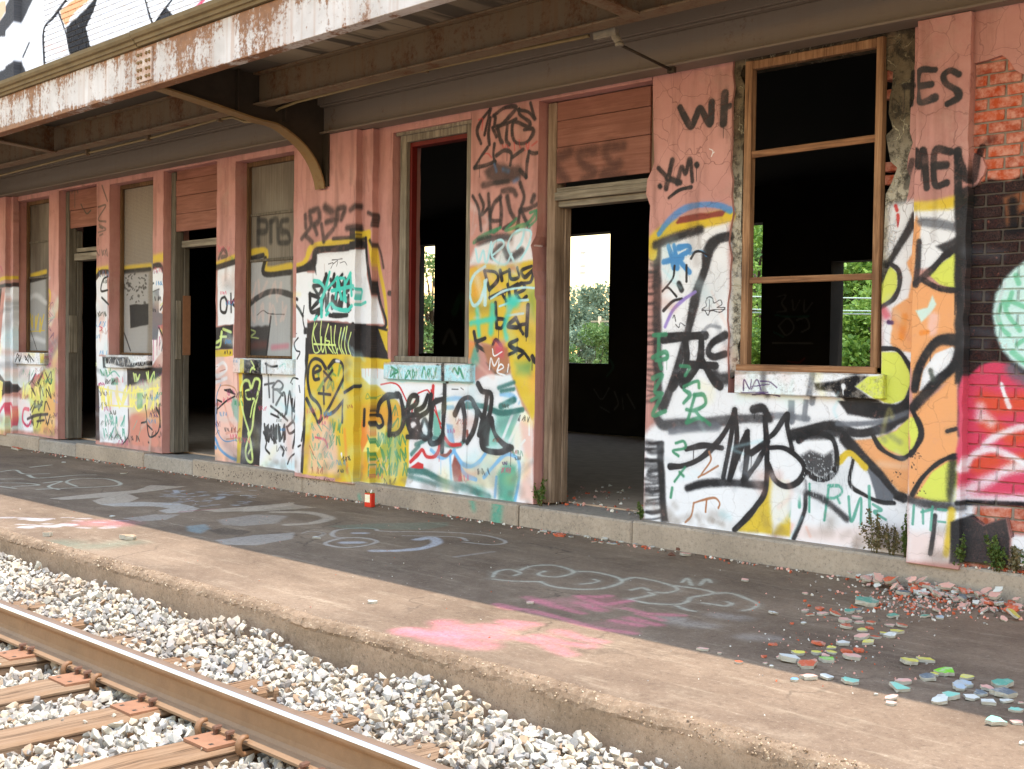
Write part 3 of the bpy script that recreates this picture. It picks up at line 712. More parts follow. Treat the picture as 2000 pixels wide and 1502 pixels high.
PG('LY', '80,950 110,970 100,1090 110,1160 50,1190 35,1080', 8); PG('G', '50,1000 80,1010 75,1100 50,1090', 8, .8)
PG('W', '40,1190 120,1090 250,1120 280,1390 20,1350', 20, .9); PG('T', '60,1250 200,1240 180,1360 60,1340', 50, .3)
S('RS', 26, '50,1280 130,1150 150,1260 140,1340;120,1160 140,1320;240,1200 200,1200 190,1290 230,1340 260,1300', .9, .3)
TAGS('LY', 16, 62, 180, 960, 430, 1110, 5, 1, 1, .3, 5); TAGS('K', 14, 63, 240, 880, 430, 1350, 3, 4, .75, .5, 4)
S('K', 22, '230,1280 300,1250 400,1240;290,1180 350,1160;310,1300 370,1290', .85, .5); S('K', 8, '100,1040 103,1045;125,1045 128,1050;150,1045 152,1050')
TAGS('VI', 7, 64, 390, 300, 460, 620, 1, 5, .7, .4, 5); TAGS('MG', 8, 65, 380, 680, 450, 860, 1, 3, .8, .4, 5); TAGS('MG', 9, 66, 5, 0, 110, 50, 3, 1, .7, .5, 4)
S('T', 8, '430,330 460,420 400,440', .6); PG('MG', '380,620 450,640 440,720 380,700', 30, .3)
V('E2', 7.05); PG('W', '75,725 355,725 355,815 75,810', 5); TAGS('K', 10, 67, 110, 730, 270, 810, 4, 1, 1, .3, 5); PG('Y', '320,730 355,730 355,815 325,815', 5)
V('E3', 7.05); PG('W', '75,805 400,815 400,880 80,895', 5); PG('K', '85,815 250,815 280,860 400,845 400,878 250,890 85,860', 8); TAGS('W', 5, 68, 100, 820, 390, 885, 9, 1, .9, .3, 4)
# sill of the big window
V('H', 7.05)
PG('W', '770,1105 1720,1105 1720,1290 770,1260', 5); S('K', 44, '960,1100 958,1240', .5, .8); S('GY', 44, '1280,1105 1250,1290', .8, .4)
S('VI', 9, '830,1210 835,1140 870,1200 882,1140;880,1205 918,1140 945,1210;885,1185 1000,1170;940,1150 1000,1155 1048,1192;815,1226 990,1222;860,1240 960,1232 1040,1250')
V('I', 7.05)
PG('K', '290,1165 430,1150 560,1110 640,1120 556,1185 640,1250 700,1290 470,1290 420,1220 300,1205', 12); PG('LM', '560,1185 640,1120 745,1115 745,1290 720,1290', 6); S('W', 32, '480,1180 482,1190'); S('W', 9, '478,1200 480,1240')
# water runs and grime on the plaster, longest below the steel
for plane, x0_, x1_ in ((YW, -17.0, -10.4), (YPIL, -10.3, -9.4), (YW, -9.3, -3.9), (YPIL, -3.8, -3.4)):
    for i in range(int((x1_ - x0_) * 26)):
        X_ = RNG.uniform(x0_, x1_); z_ = 3.45 - abs(RNG.gauss(0, .5)); L_ = RNG.uniform(.05, .55)
        wallc.stroke(catmull(np.array([(X_, z_), (X_ + RNG.gauss(0, .012), z_ - L_ * .5), (X_ + RNG.gauss(0, .02), z_ - L_)])), RNG.uniform(.008, .07), RNG.choice(((.36, .20, .15), (.30, .20, .16), (.44, .28, .22), (.24, .17, .14))), RNG.uniform(.06, .26), 1)
for i in range(260):
    X_ = RNG.uniform(-17, -3); z_ = .16 + abs(RNG.gauss(0, .09)); wallc.stroke(np.array([(X_, z_), (X_ + RNG.gauss(0, .05), z_ + RNG.uniform(-.03, .06))]), RNG.uniform(.02, .09), (.42, .36, .31), RNG.uniform(.08, .3), 1)
# ---- years of fading, smears and half-covered tags over the lower wall
V('P0', YW)
for plane, x0_, x1_, y0_, y1_, n_ in ((YW, 1290, 1760, 480, 1060, 46), (YW, 720, 1040, 745, 990, 60), (YPIL, 596, 690, 500, 930, 30), (YW, 425, 590, 520, 900, 60), (YW, 190, 320, 540, 860, 46), (YW, 0, 112, 560, 840, 46), (YW, 925, 1045, 440, 740, 24)):
    V('P0', plane)
    for i in range(n_):
        x, y = RNG.uniform(x0_, x1_), RNG.uniform(y0_, y1_)
        c_ = RNG.choice(('LG', 'LG', 'W', 'LP', 'GY', 'TW', 'PL', 'LY', 'LB')); w_ = RNG.uniform(5, 26)
        S(c_, w_, '%f,%f %f,%f %f,%f' % (x, y, x + RNG.uniform(-22, 22), y + RNG.uniform(-30, 30), x + RNG.uniform(-36, 36), y + RNG.uniform(-50, 50)), RNG.uniform(.10, .34), 1)
for plane, x0_, x1_, y0_, y1_, n_ in ((YW, 425, 470, 480, 900, 14), (YW, 188, 214, 520, 840, 14), (YW, 296, 320, 500, 860, 14), (YW, 36, 112, 700, 850, 16), (YW, 200, 318, 730, 870, 16), (YW, 412, 592, 740, 900, 16), (YW, 720, 1040, 760, 960, 16), (YPIL, 600, 690, 780, 930, 9)):
    V('P0', plane)
    for i in range(n_):
        x, y = RNG.uniform(x0_, x1_), RNG.uniform(y0_, y1_); q_ = RNG.uniform(5, 13)
        TAGS(RNG.choice(('K', 'K', 'DG', 'VI', 'G', 'B', 'RS', 'MG', 'DR')), RNG.uniform(.8, 2.2), RNG.randrange(9999), x - q_, y - q_ * .6, x + q_, y + q_ * .6, 3, 1, RNG.uniform(.45, .85), .5, 5)
# ---- set-back panels
V('F', YREC, recc)
PG('LG', '200,380 380,340 390,450 560,455 560,1000 200,1000', 10, .55); S('Y', 46, '200,340 390,300 400,420 560,400', .85, .5); S('K', 40, '200,385 380,330;395,350 390,450 560,440', .9, .4)
S('K', 38, '200,750 300,640 400,575 480,565 570,590', .75, .3); PG('K', '200,800 420,790 400,990 200,990', 12, .8); S('DR', 60, '260,920 400,910', .4, .9); S('K', 16, '430,730 400,990', .9); S('GL', 12, '290,810 330,830 300,860 350,870', .6)
S('K', 40, '350,90 350,250;350,100 400,110 400,170 350,180;430,110 430,240;430,110 470,100 480,240;540,100 500,110 500,170 540,180 550,240 490,250', .8, .6)
S('RS', 40, '440,930 540,920', .35, .9); S('K', 6, '340,720 380,690 420,710 520,715', .7); TAGS('LP', 20, 71, 220, 480, 540, 780, 5, 2, .3, .8, 4)
V('C', YREC)
S('K', 74, '420,1000 340,1050 350,1120 410,1190;580,990 490,1020 510,1080 580,1130 510,1190;770,960 660,980 690,1070 740,1080 640,1150 780,1170', .62, .8)
V('E', YREC)
S('Y', 40, '730,425 980,400', .8, .6); S('K', 34, '720,445 980,420', .9, .5); PG('LG', '740,450 970,440 960,970 745,970', 20, .35)
PG('K', '845,655 968,645 968,780 850,805', 5, .95); S('K', 12, '740,780 800,820 850,950;660,540 780,550', .9, .3)  # black square stands for the darkness inside a hole in the board
for i in range(60):
    x, y = RNG.uniform(790, 960), RNG.gauss(540, 50); S('K', RNG.uniform(6, 16), '%f,%f %f,%f' % (x, y, x + 6, y + RNG.uniform(-10, 10)), .6, .5)
PG('LG', '150,500 300,470 300,960 130,960', 20, .45); S('Y', 30, '140,480 300,435', .8, .6); S('K', 26, '140,510 300,470', .9, .5); S('W', 30, '150,650 230,590 300,640;150,890 220,870 290,890', .4, .8)
TAGS('Y', 13, 72, 150, 700, 290, 830, 4, 1, .8, .4, 5); S('Y', 8, '150,830 290,820', .7); S('K', 8, '120,550 190,670;200,820 245,960', .8)
S('DG', 12, '530,-130 530,20;510,-70 530,-140 550,-75;420,60 470,50 480,0;570,0 600,60 630,40', .9, .4)
# ---- painted upper storey
V('A', 7.12, upc)
PG('W', '-200,-400 2200,-400 2200,900 -200,900', 20, 1)
PG('K', '640,-40 560,60 480,130 430,180 440,280 460,390 510,370 590,320 560,180 620,40', 9, .92); PG('O', '390,70 430,40 560,-60 640,-40 540,30 460,110 430,170 400,120', 8, .8)
S('K', 22, '290,450 285,200 350,110 430,0', .9, .4); S('K', 16, '380,80 430,220 450,330', .9, .4); S('K', 18, '940,-20 980,120 1000,165;1120,0 1080,50 1010,150', .9, .4); PG('K', '1000,160 1080,40 1140,120 1080,135', 6, .85)
S('RS', 20, '1240,80 1330,0;1310,10 1320,50', .8, .4); PG('O', '-40,40 80,0 60,80 0,180 -40,180', 10, .6); PG('K', '0,180 80,60 130,-40 230,-40 150,130 60,240 0,250', 10, .8); PG('K', '120,420 0,480 0,560 160,540 180,500 140,400', 10, .85); S('K', 14, '150,370 190,280', .8, .3); S('LP', 60, '300,300 420,330', .3, .9)
# ---- old paint on the paving
V('J', None, flrc)
FW = 1.0
def FS(col, wm, t, a=.8, s=.5):
    for P in parse(t):
        M, sc = conv(P); flrc.stroke(catmull(M), wm, COLR[col], a, s)
COLR['MN'] = (.82, .80, .72); COLR['BE'] = (.80, .72, .64); COLR['PX'] = (.93, .50, .58); COLR['OLD'] = (.78, .74, .70)
FS('MN', .035, '0,685 120,672 190,702 380,700;220,712 300,735 600,712 740,710;0,742 180,742;300,822 560,812 930,790 840,742 600,742 520,765 600,800;0,772 200,775 300,790 100,800;350,772 480,760 380,800 460,825;0,800 120,815;240,650 400,632', .85)
PG('BE', '380,895 800,850 1060,830 1180,790 1460,800 1200,835 1000,858 1090,890 1000,925 780,940 720,910 830,885 500,905', 8, .75)
PG('OLD', '780,940 1080,920 1400,930 1560,970 1500,1000 1300,1010 1240,990 1330,970 1200,955 900,955', 8, .75)
PG('OLD', '960,1050 1200,1020 1400,1020 1300,1060 1100,1075', 12, .45)
PG('BE', '1560,985 1900,960 2300,925 2300,945 2000,990 1700,1000', 10, .7)
PG('OLD', '1700,1060 2000,1020 2250,1030 2150,1090 1900,1110 1750,1100', 30, .4)
PG('LB', '1460,1110 1600,1095 1640,1130 1560,1170 1470,1150', 30, .28); PG('K', '1630,1145 1750,1120 1970,1155 1900,1180 1700,1175', 14, .6)
PG('OLD', '1680,1220 2000,1180 2300,1160 2280,1210 2000,1260 1750,1255', 20, .5)
FS('RS', .02, '1400,1000 1560,985 1700,975', .6); FS('K', .015, '1250,1125 1500,1090 1700,1080', .6)
for i in range(60):
    x, y = RNG.uniform(1250, 1960), RNG.uniform(830, 960); FS('LG', RNG.uniform(.02, .06), '%f,%f %f,%f' % (x, y, x + RNG.uniform(10, 50), y + RNG.uniform(-6, 3)), .5)
FS('LG', .05, '1380,850 1370,830 1390,850;1670,890 1740,880 1700,900', .7)
for i in range(26):
    x, y = RNG.uniform(0, 900), RNG.uniform(1040, 1130); FS('W', RNG.uniform(.03, .09), '%f,%f %f,%f' % (x, y, x + RNG.uniform(30, 120), y + RNG.uniform(-3, 6)), .35)
FS('PX', .3, '760,1085 900,1090', .35, .9); FS('T', .25, '450,1240 700,1270 980,1240', .22, .9)
V('K')
FS('BE', .10, '140,1000 400,1005 570,1045 450,1085 250,1100', .75); PG('BE', '-100,960 300,940 480,965 200,985 -100,1000', 10, .6)
FS('OLD', .032, '590,1170 640,1140 800,1125 930,1132 1000,1150 1500,1158 1800,1185 1950,1232 1850,1255 1620,1235;1150,1185 1560,1195 1650,1225;590,1170 620,1195 740,1202;540,1240 640,1210 740,1200 860,1205 945,1230 860,1260 700,1277 560,1258 540,1240', .7)
FS('W', .08, '930,1303 1100,1302 1300,1282 1412,1240 1370,1200 1270,1215', .6); FS('W', .09, '700,1240 800,1238;780,1165 850,1165', .5); FS('OLD', .04, '1560,1350 1850,1310', .35); FS('OLD', .03, '360,1165 430,1150 530,1165 500,1190', .4)
PG('T', '560,1110 900,1090 1500,1080 1500,1110 1300,1140 700,1130', 30, .22)
V('Q3')
SW = '-140,100 -110,60 -20,45 40,60 60,75 10,92;60,50 150,20 300,15 420,45 448,68 380,92 310,100 220,92 193,75 240,58;205,135 300,170 480,190 650,185 780,150 802,125 740,95 600,65 480,60;-140,115 0,130 205,135;500,152 580,145 628,130 600,118;802,125 900,105 1050,130 1180,170 1205,195 1130,215 1050,212;870,195 950,180 1000,197;1000,215 1030,228 960,245 860,262;865,265 1000,292 1200,300 1280,280 1310,250 1440,228 1470,215 1380,190 1200,165;1200,310 1260,335 1330,350;1470,220 1600,220 1740,270 1792,300 1760,330 1690,345;1395,290 1470,300 1560,312 1602,295 1572,282;1240,140 1280,110 1310,160;1370,160 1420,115 1450,140'
FS('MN', .026, SW, .66, .6); FS('MN', .07, SW, .14, .9)
FS('OLD', .12, '1220,430 1350,450 1420,455;1120,400 1200,405;1740,540 1868,545;1500,380 1660,400', .35, .9)
FS('PX', .065, '-100,300 0,330 120,345 350,400 600,468 880,512', .6, .9)  # pink spray that also draws the sun-to-shade boundary into the colour
FS('PX', .06, '170,275 320,315 510,366;480,240 640,295;520,238 640,245 700,238;500,290 650,345;640,310 860,275;830,330 1000,368 1235,380;930,370 1095,415;745,420 935,455;850,398 1060,450', .6, .9)
FS('PX', .08, '80,550 250,592 410,665;200,535 380,580 560,605;350,500 500,545 640,572;-50,425 150,445;120,250 250,285', .45, .9)
PG('PX', '160,270 520,240 700,245 860,280 800,330 560,340 300,330', 80, .24); PG('PX', '560,440 850,395 1000,440 880,500', 80, .18)
V('Q2')
FS('PX', .14, '1100,495 1280,530 1450,575 1640,600;1380,435 1430,525;1540,470 1740,470 1868,462;1130,500 1420,520 1740,530', .5, .9)
# faint tags on the far wall inside, itself coloured dark for the room's shade
insc = Canvas('inside_paint', -16.0, -6.0, .2, 3.4, 60, (.1, .1, .1))
V('H', 14.0, insc)
S('LG', 14, '1060,600 1120,590 1090,640 1120,690 1060,700;1160,620 1170,690 1210,620;1240,620 1240,700 1290,640;1070,790 1130,740 1170,800 1120,850 1070,790;1190,750 1250,740 1270,800 1220,830;1030,900 1290,905', .12)
S('TQ', 14, '1050,720 1150,730 1270,725;1040,830 1100,860', .10); S('R', 16, '1130,1020 1200,1030 1240,1000', .14)
V('L', 14.0)
S('LG', 16, '640,40 700,120 760,30;800,60 830,150 800,200;860,100 870,200;900,80 960,190;690,180 760,220', .09); S('T', 22, '640,-150 720,-220 790,-140 740,-60', .14)
V('G', 14.0); S('G', 60, '290,700 340,600 370,760', .3, .5); S('LG', 30, '220,900 260,820 300,900', .15, .6)
IMG_WALL, IMG_REC, IMG_UP, IMG_FLR = wallc.image(), recc.image(), upc.image(), flrc.image()
IMG_INS = insc.image()
# ------------------------------------------------------------------ materials
class NT:
    def __init__(s, name):
        s.m = bpy.data.materials.new(name); s.m.use_nodes = True
        s.t = s.m.node_tree; s.N = s.t.nodes; s.N.clear()
        s.out = s.N.new('ShaderNodeOutputMaterial'); s.b = s.N.new('ShaderNodeBsdfPrincipled')
        s.t.links.new(s.b.outputs[0], s.out.inputs[0])
        s._pos = None
    def L(s, a, b): s.t.links.new(a, b)
    def put(s, sock, v):
        if hasattr(v, 'is_linked') or isinstance(v, bpy.types.NodeSocket): s.L(v, sock)
        else: sock.default_value = (*v, 1) if isinstance(v, tuple) and len(v) == 3 and sock.type == 'RGBA' else v
    def pos(s):
        if s._pos is None: s._pos = s.N.new('ShaderNodeNewGeometry').outputs['Position']
        return s._pos
    def objco(s): return s.N.new('ShaderNodeTexCoord').outputs['Object']
    def mapv(s, vec, sc, off=(0, 0, 0)):
        n = s.N.new('ShaderNodeMapping'); s.L(vec, n.inputs['Vector']); n.inputs['Scale'].default_value = sc; n.inputs['Location'].default_value = off
        return n.outputs[0]
    def noise(s, scale, vec=None, det=4, rough=.55, dist=0., stretch=None):
        n = s.N.new('ShaderNodeTexNoise')
        v = vec if vec is not None else s.pos()
        if stretch: v = s.mapv(v, stretch)
        s.L(v, n.inputs['Vector'])
        n.inputs['Scale'].default_value = scale; n.inputs['Detail'].default_value = det; n.inputs['Roughness'].default_value = rough; n.inputs['Distortion'].default_value = dist
        return n.outputs['Fac']
    def voro(s, scale, vec=None, feature='DISTANCE_TO_EDGE', rnd=1., stretch=None):
        n = s.N.new('ShaderNodeTexVoronoi'); n.feature = feature
        v = vec if vec is not None else s.pos()
        if stretch: v = s.mapv(v, stretch)
        s.L(v, n.inputs['Vector']); n.inputs['Scale'].default_value = scale; n.inputs['Randomness'].default_value = rnd
        return n.outputs['Distance'] if feature != 'COLOR' else n.outputs['Color']
    def ramp(s, fac, stops, ease='LINEAR'):
        n = s.N.new('ShaderNodeValToRGB'); s.L(fac, n.inputs[0]); cr = n.color_ramp; cr.interpolation = ease
        while len(cr.elements) > len(stops): cr.elements.remove(cr.elements[-1])
        while len(cr.elements) < len(stops): cr.elements.new(.5)
        for e, (p, c) in zip(cr.elements, stops):
            e.position = p; e.color = (*c, 1) if isinstance(c, tuple) else (c, c, c, 1)
        return n.outputs[0]
    def mix(s, fac, a, b, mode='MIX'):
        n = s.N.new('ShaderNodeMix'); n.data_type = 'RGBA'; n.blend_type = mode
        s.put(n.inputs[0], fac); s.put(n.inputs[6], a); s.put(n.inputs[7], b)
        return n.outputs[2]
    def math(s, op, a, b=0., clamp=False):
        n = s.N.new('ShaderNodeMath'); n.operation = op; n.use_clamp = clamp
        s.put(n.inputs[0], a); s.put(n.inputs[1], b)
        return n.outputs[0]
    def sep(s, v):
        n = s.N.new('ShaderNodeSeparateXYZ'); s.L(v, n.inputs[0]); return n.outputs
    def bump(s, h, strength=.4, dist=.01, chain=None):
        n = s.N.new('ShaderNodeBump'); s.L(h, n.inputs['Height']); n.inputs['Strength'].default_value = strength; n.inputs['Distance'].default_value = dist
        if chain is not None: s.L(chain, n.inputs['Normal'])
        s.L(n.outputs[0], s.b.inputs['Normal'])
        return n.outputs[0]
    def canvas(s, img, c):
        x = s.sep(s.pos())
        u = s.math('DIVIDE', s.math('SUBTRACT', x[0], c.u0), c.w / c.ppm)
        v = s.math('DIVIDE', s.math('SUBTRACT', x[1] if c is flrc else x[2], c.v0), c.h / c.ppm)
        k = s.N.new('ShaderNodeCombineXYZ'); s.L(u, k.inputs[0]); s.L(v, k.inputs[1])
        n = s.N.new('ShaderNodeTexImage'); n.image = img; n.extension = 'CLIP'; s.L(k.outputs[0], n.inputs[0])
        return n.outputs[0], n.outputs[1]
    def done(s, col, rough=.8, spec=.3, metal=0.):
        s.put(s.b.inputs['Base Color'], col); s.put(s.b.inputs['Roughness'], rough); s.put(s.b.inputs['Specular IOR Level'], spec); s.put(s.b.inputs['Metallic'], metal)
        return s.m
def srgb(r, g, b):
    f = lambda c: (c / 255 / 12.92) if c / 255 <= .04045 else ((c / 255 + .055) / 1.055) ** 2.4
    return (f(r), f(g), f(b))

PINK, PINK2 = srgb(192, 139, 133), srgb(167, 115, 109)
def stucco(name, paint=None, crack=1.0):
    t = NT(name)
    base = t.mix(t.ramp(t.noise(1.3, det=6), [(.35, 0.), (.68, 1.)]), PINK, PINK2)
    base = t.mix(t.ramp(t.noise(9, det=6, rough=.7), [(.30, 0.), (.75, .45)]), base, srgb(192, 146, 138))
    z = t.sep(t.pos())[2]
    base = t.mix(t.ramp(t.noise(3.4, det=9, rough=.75), [(.56, 0.), (.76, .5)]), base, srgb(112, 76, 66))
    base = t.mix(t.ramp(t.noise(2.6, det=7, rough=.65, stretch=(2.6, 2.6, .22)), [(.50, 0.), (.72, .55)]), base, srgb(116, 80, 66))
    base = t.mix(t.ramp(t.noise(1.7, det=8, rough=.7), [(.55, 0.), (.72, .35)]), base, srgb(206, 176, 164))
    if paint:
        c, a = t.canvas(*paint)
        fade = t.ramp(t.noise(14, det=8, rough=.72), [(.24, .72), (.40, 1.)])
        shade = t.mix(t.ramp(t.noise(2.6, det=8, rough=.65), [(.35, .0), (.75, .13)]), c, srgb(150, 140, 140))
        fleck = t.ramp(t.noise(60, det=3), [(.70, 0.), (.74, .5)])
        shade = t.mix(t.math('MULTIPLY', fleck, .25), shade, srgb(130, 115, 105))
        base = t.mix(t.math('MULTIPLY', a, fade), base, shade)
    # settlement cracks
    wob = t.N.new('ShaderNodeVectorMath'); wob.operation = 'ADD'
    nz = t.N.new('ShaderNodeTexNoise'); nz.inputs['Scale'].default_value = 7; nz.inputs['Detail'].default_value = 3; t.L(t.pos(), nz.inputs['Vector'])
    ms = t.N.new('ShaderNodeVectorMath'); ms.operation = 'SCALE'; ms.inputs['Scale'].default_value = .12; t.L(nz.outputs['Color'], ms.inputs[0])
    t.L(t.pos(), wob.inputs[0]); t.L(ms.outputs[0], wob.inputs[1])
    cr = t.ramp(t.voro(5.6, wob.outputs[0]), [(.004, 1.), (.016, 0.)])
    cr2 = t.ramp(t.voro(11, wob.outputs[0]), [(.003, .7), (.02, 0.)])
    x = t.sep(t.pos())[0]
    where = t.ramp(t.noise(.9, det=3), [(.40, 0.), (.62, 1.)])
    rgt = t.ramp(t.math('DIVIDE', t.math('ADD', x, 18.), 16.), [(.70, .25), (.80, 1.)])
    hi = t.ramp(t.math('DIVIDE', z, 4.0), [(.15, .35), (.55, 1.)])
    crk = t.math('MULTIPLY', t.math('MULTIPLY', t.math('MAXIMUM', cr, t.math('MULTIPLY', cr2, t.ramp(t.noise(2.2), [(.5, 0.), (.65, 1.)]))), t.math('MAXIMUM', where, t.math('MULTIPLY', rgt, .55))), t.math('MULTIPLY', rgt, hi))
    base = t.mix(t.math('MULTIPLY', crk, .55 * crack), base, srgb(74, 40, 34))
    h = t.math('SUBTRACT', t.math('ADD', t.math('MULTIPLY', t.noise(38, det=6), .35), t.math('MULTIPLY', t.noise(4, det=4), .8)), t.math('MULTIPLY', crk, .6))
    t.bump(h, .35, .012)
    return t.done(base, .72, .25)
def wood(name, c1, c2, c3, axis='Z', paint=None, rough=.85):
    t = NT(name)
    st = {'Z': (16, 16, .8), 'X': (.8, 16, 16), 'Y': (16, .8, 16)}[axis]
    g = t.noise(2.2, det=7, rough=.68, dist=.6, stretch=st)
    base = t.ramp(g, [(.30, c1), (.52, c2), (.74, c3)])
    base = t.mix(t.ramp(t.noise(2.2, det=5), [(.42, 0.), (.7, .6)]), base, c1)
    if paint:
        c, a = t.canvas(*paint); base = t.mix(t.math('MULTIPLY', a, .92), base, c)
    t.bump(g, .5, .006)
    return t.done(base, rough, .2)
def rusty(name, paint, rust1, rust2, amt=.5, dirt=.3, streak=True, rough=.6, seams=False):
    """painted steel with rust patches and runs"""
    t = NT(name)
    n1 = t.noise(2.0, det=8, rough=.7, stretch=(1.6, 1.6, .55 if not seams else .26) if streak else None)
    n2 = t.noise(26, det=6, rough=.75)
    m = t.ramp(t.math('ADD', t.math('MULTIPLY', n1, .62), t.math('MULTIPLY', n2, .38)), [(.62 - amt * .22, 0.), (.72 - amt * .22, 1.)])
    if seams:      # rust starts under the cornice, along the lower flange and at the splice plates, then runs down
        p = t.sep(t.pos())
        top = t.ramp(t.math('DIVIDE', t.math('SUBTRACT', p[2], 3.57), .37), [(0., 1.), (.07, .1), (.45, 0.), (1., .75)])
        spl = t.ramp(t.math('ABSOLUTE', t.math('ADD', p[0], 9.69)), [(.10, 1.), (.9, 0.)])
        k_ = t.math('ADD', t.math('MULTIPLY', top, .11), t.math('MULTIPLY', spl, .06))
        m = t.ramp(t.math('ADD', t.math('ADD', t.math('MULTIPLY', n1, .62), t.math('MULTIPLY', n2, .38)), k_), [(.525, 0.), (.585, 1.)])
    runs = t.ramp(t.noise(7, det=5, rough=.6, stretch=(2.4, 2.4, .10)), [(.50, 0.), (.72, .75)])
    base = t.mix(t.ramp(t.noise(3, det=5), [(.3, 0.), (.8, dirt)]), paint, srgb(120, 105, 92))
    base = t.mix(t.math('MULTIPLY', runs, amt), base, rust2)
    base = t.mix(m, base, t.mix(t.noise(14, det=5), rust1, rust2))
    t.bump(t.math('ADD', t.math('MULTIPLY', m, .5), t.math('MULTIPLY', n2, .4)), .4, .006)
    return t.done(base, rough, .3)
def concrete(name, c1, c2, c3, paint=None, scale=1., ridge=False, pits=0., zmax=None):
    t = NT(name)
    base = t.mix(t.ramp(t.noise(1.1 * scale, det=7, rough=.62), [(.38, 0.), (.62, 1.)]), c1, c2)
    base = t.mix(t.ramp(t.noise(5 * scale, det=8, rough=.72), [(.5, 0.), (.8, .7)]), base, c3)
    base = t.mix(t.ramp(t.noise(2.3 * scale, det=8, rough=.7, stretch=(.6, 1.4, 1)), [(.60, 0.), (.78, .38)]), base, srgb(92, 78, 66))
    gr = t.noise(95, det=4, rough=.8)
    base = t.mix(t.ramp(gr, [(.30, .34), (.46, 0.)]), base, srgb(72, 60, 52))
    base = t.mix(t.ramp(gr, [(.60, 0.), (.74, .38)]), base, srgb(226, 212, 194))
    if ridge:
        base = t.mix(t.ramp(t.noise(3, det=8, rough=.75, stretch=(.5, 3.4, 1)), [(.54, 0.), (.70, .5)]), base, srgb(176, 156, 132))
        base = t.mix(t.ramp(t.noise(.7, det=6, rough=.6, stretch=(.6, 1.5, 1)), [(.45, 0.), (.62, .45)]), base, srgb(74, 58, 47))
        base = t.mix(t.ramp(t.noise(170, det=2), [(.70, 0.), (.73, .7)]), base, srgb(206, 196, 178))
    if ridge:      # hairline cracks across the old slab
        nz = t.N.new('ShaderNodeTexNoise'); nz.inputs['Scale'].default_value = 3; nz.inputs['Detail'].default_value = 6; t.L(t.pos(), nz.inputs['Vector'])
        ms = t.N.new('ShaderNodeVectorMath'); ms.operation = 'SCALE'; ms.inputs['Scale'].default_value = .5; t.L(nz.outputs['Color'], ms.inputs[0])
        ad = t.N.new('ShaderNodeVectorMath'); ad.operation = 'ADD'; t.L(t.pos(), ad.inputs[0]); t.L(ms.outputs[0], ad.inputs[1])
        ck = t.math('MULTIPLY', t.ramp(t.voro(.75, ad.outputs[0]), [(.003, 1.), (.009, 0.)]), t.ramp(t.noise(1.1), [(.46, 0.), (.60, .5)]))
        base = t.mix(ck, base, srgb(52, 42, 36))
    if paint:
        c, a = t.canvas(*paint)
        wear = t.ramp(t.noise(18, det=7, rough=.75), [(.32, .35), (.52, 1.)])
        if zmax: a = t.math('MULTIPLY', a, t.math('LESS_THAN', t.sep(t.pos())[2], zmax))
        base = t.mix(t.math('MULTIPLY', a, t.math('MULTIPLY', wear, .72 if ridge else 1.)), base, c)
    g2 = t.noise(34, det=5, rough=.85)
    base = t.mix(t.ramp(g2, [(.34, .5), (.48, 0.)]), base, srgb(70, 58, 48))
    base = t.mix(t.ramp(g2, [(.58, 0.), (.72, .45)]), base, srgb(208, 190, 166))
    h = t.math('ADD', t.math('ADD', t.math('MULTIPLY', gr, .35), t.math('MULTIPLY', g2, .6)), t.noise(9 * scale, det=8, rough=.7))
    if pits:
        pt = t.ramp(t.voro(60, feature='F1'), [(.10, 0.), (.26, 1.)])
        pm = t.math('MULTIPLY', t.math('SUBTRACT', 1., pt), t.ramp(t.noise(22), [(.48, 0.), (.60, 1.)]))
        base = t.mix(t.math('MULTIPLY', pm, pits), base, srgb(66, 58, 50))
        h = t.math('SUBTRACT', h, pm)
    t.bump(h, .4, .008)
    return t.done(base, .9, .2)
def plain(name, col, rough=.8, var=.25, scale=6., spec=.3, bump=.2, col2=None, metal=0.):
    t = NT(name)
    base = t.mix(t.math('MULTIPLY', t.ramp(t.noise(scale, det=6, rough=.65), [(.3, 0.), (.7, 1.)]), 1. if col2 else var), col, col2 or tuple(c * .45 for c in col))
    if bump: t.bump(t.noise(scale * 6, det=5), bump, .006)
    return t.done(base, rough, spec, metal)

M = {}
M['wall'] = stucco('painted_stucco', (IMG_WALL, wallc))
M['reveal'] = stucco('pink_stucco', None, .4)
M['sill'] = concrete('painted_sill_concrete', srgb(190, 182, 176), srgb(160, 150, 142), srgb(206, 200, 194), (IMG_WALL, wallc))
M['plank'] = wood('pink_painted_board', srgb(116, 76, 64), srgb(138, 93, 81), srgb(152, 107, 95), 'X', (IMG_REC, recc))
M['wood_grey'] = wood('weathered_grey_wood', srgb(88, 80, 70), srgb(132, 122, 108), srgb(170, 160, 144), 'Z')
M['wood_grey_x'] = wood('weathered_grey_wood_level', srgb(88, 80, 70), srgb(136, 126, 112), srgb(178, 168, 152), 'X')
M['wood_green'] = wood('grey_green_door_wood', srgb(72, 66, 58), srgb(104, 96, 86), srgb(128, 120, 108), 'Z')
M['wood_brown'] = wood('brown_post_wood', srgb(92, 74, 60), srgb(140, 118, 100), srgb(172, 150, 130), 'Z')
M['wood_tan'] = wood('tan_window_wood', srgb(84, 58, 42), srgb(150, 112, 82), srgb(184, 146, 114), 'Z')
M['wood_dark'] = wood('dark_brown_frame_wood', srgb(64, 48, 36), srgb(104, 78, 54), srgb(132, 104, 74), 'Z')
M['wood_tan_x'] = wood('tan_window_wood_level', srgb(80, 54, 38), srgb(146, 104, 74), srgb(180, 140, 106), 'X')
M['red'] = plain('old_red_paint', srgb(104, 22, 16), .6, .6)
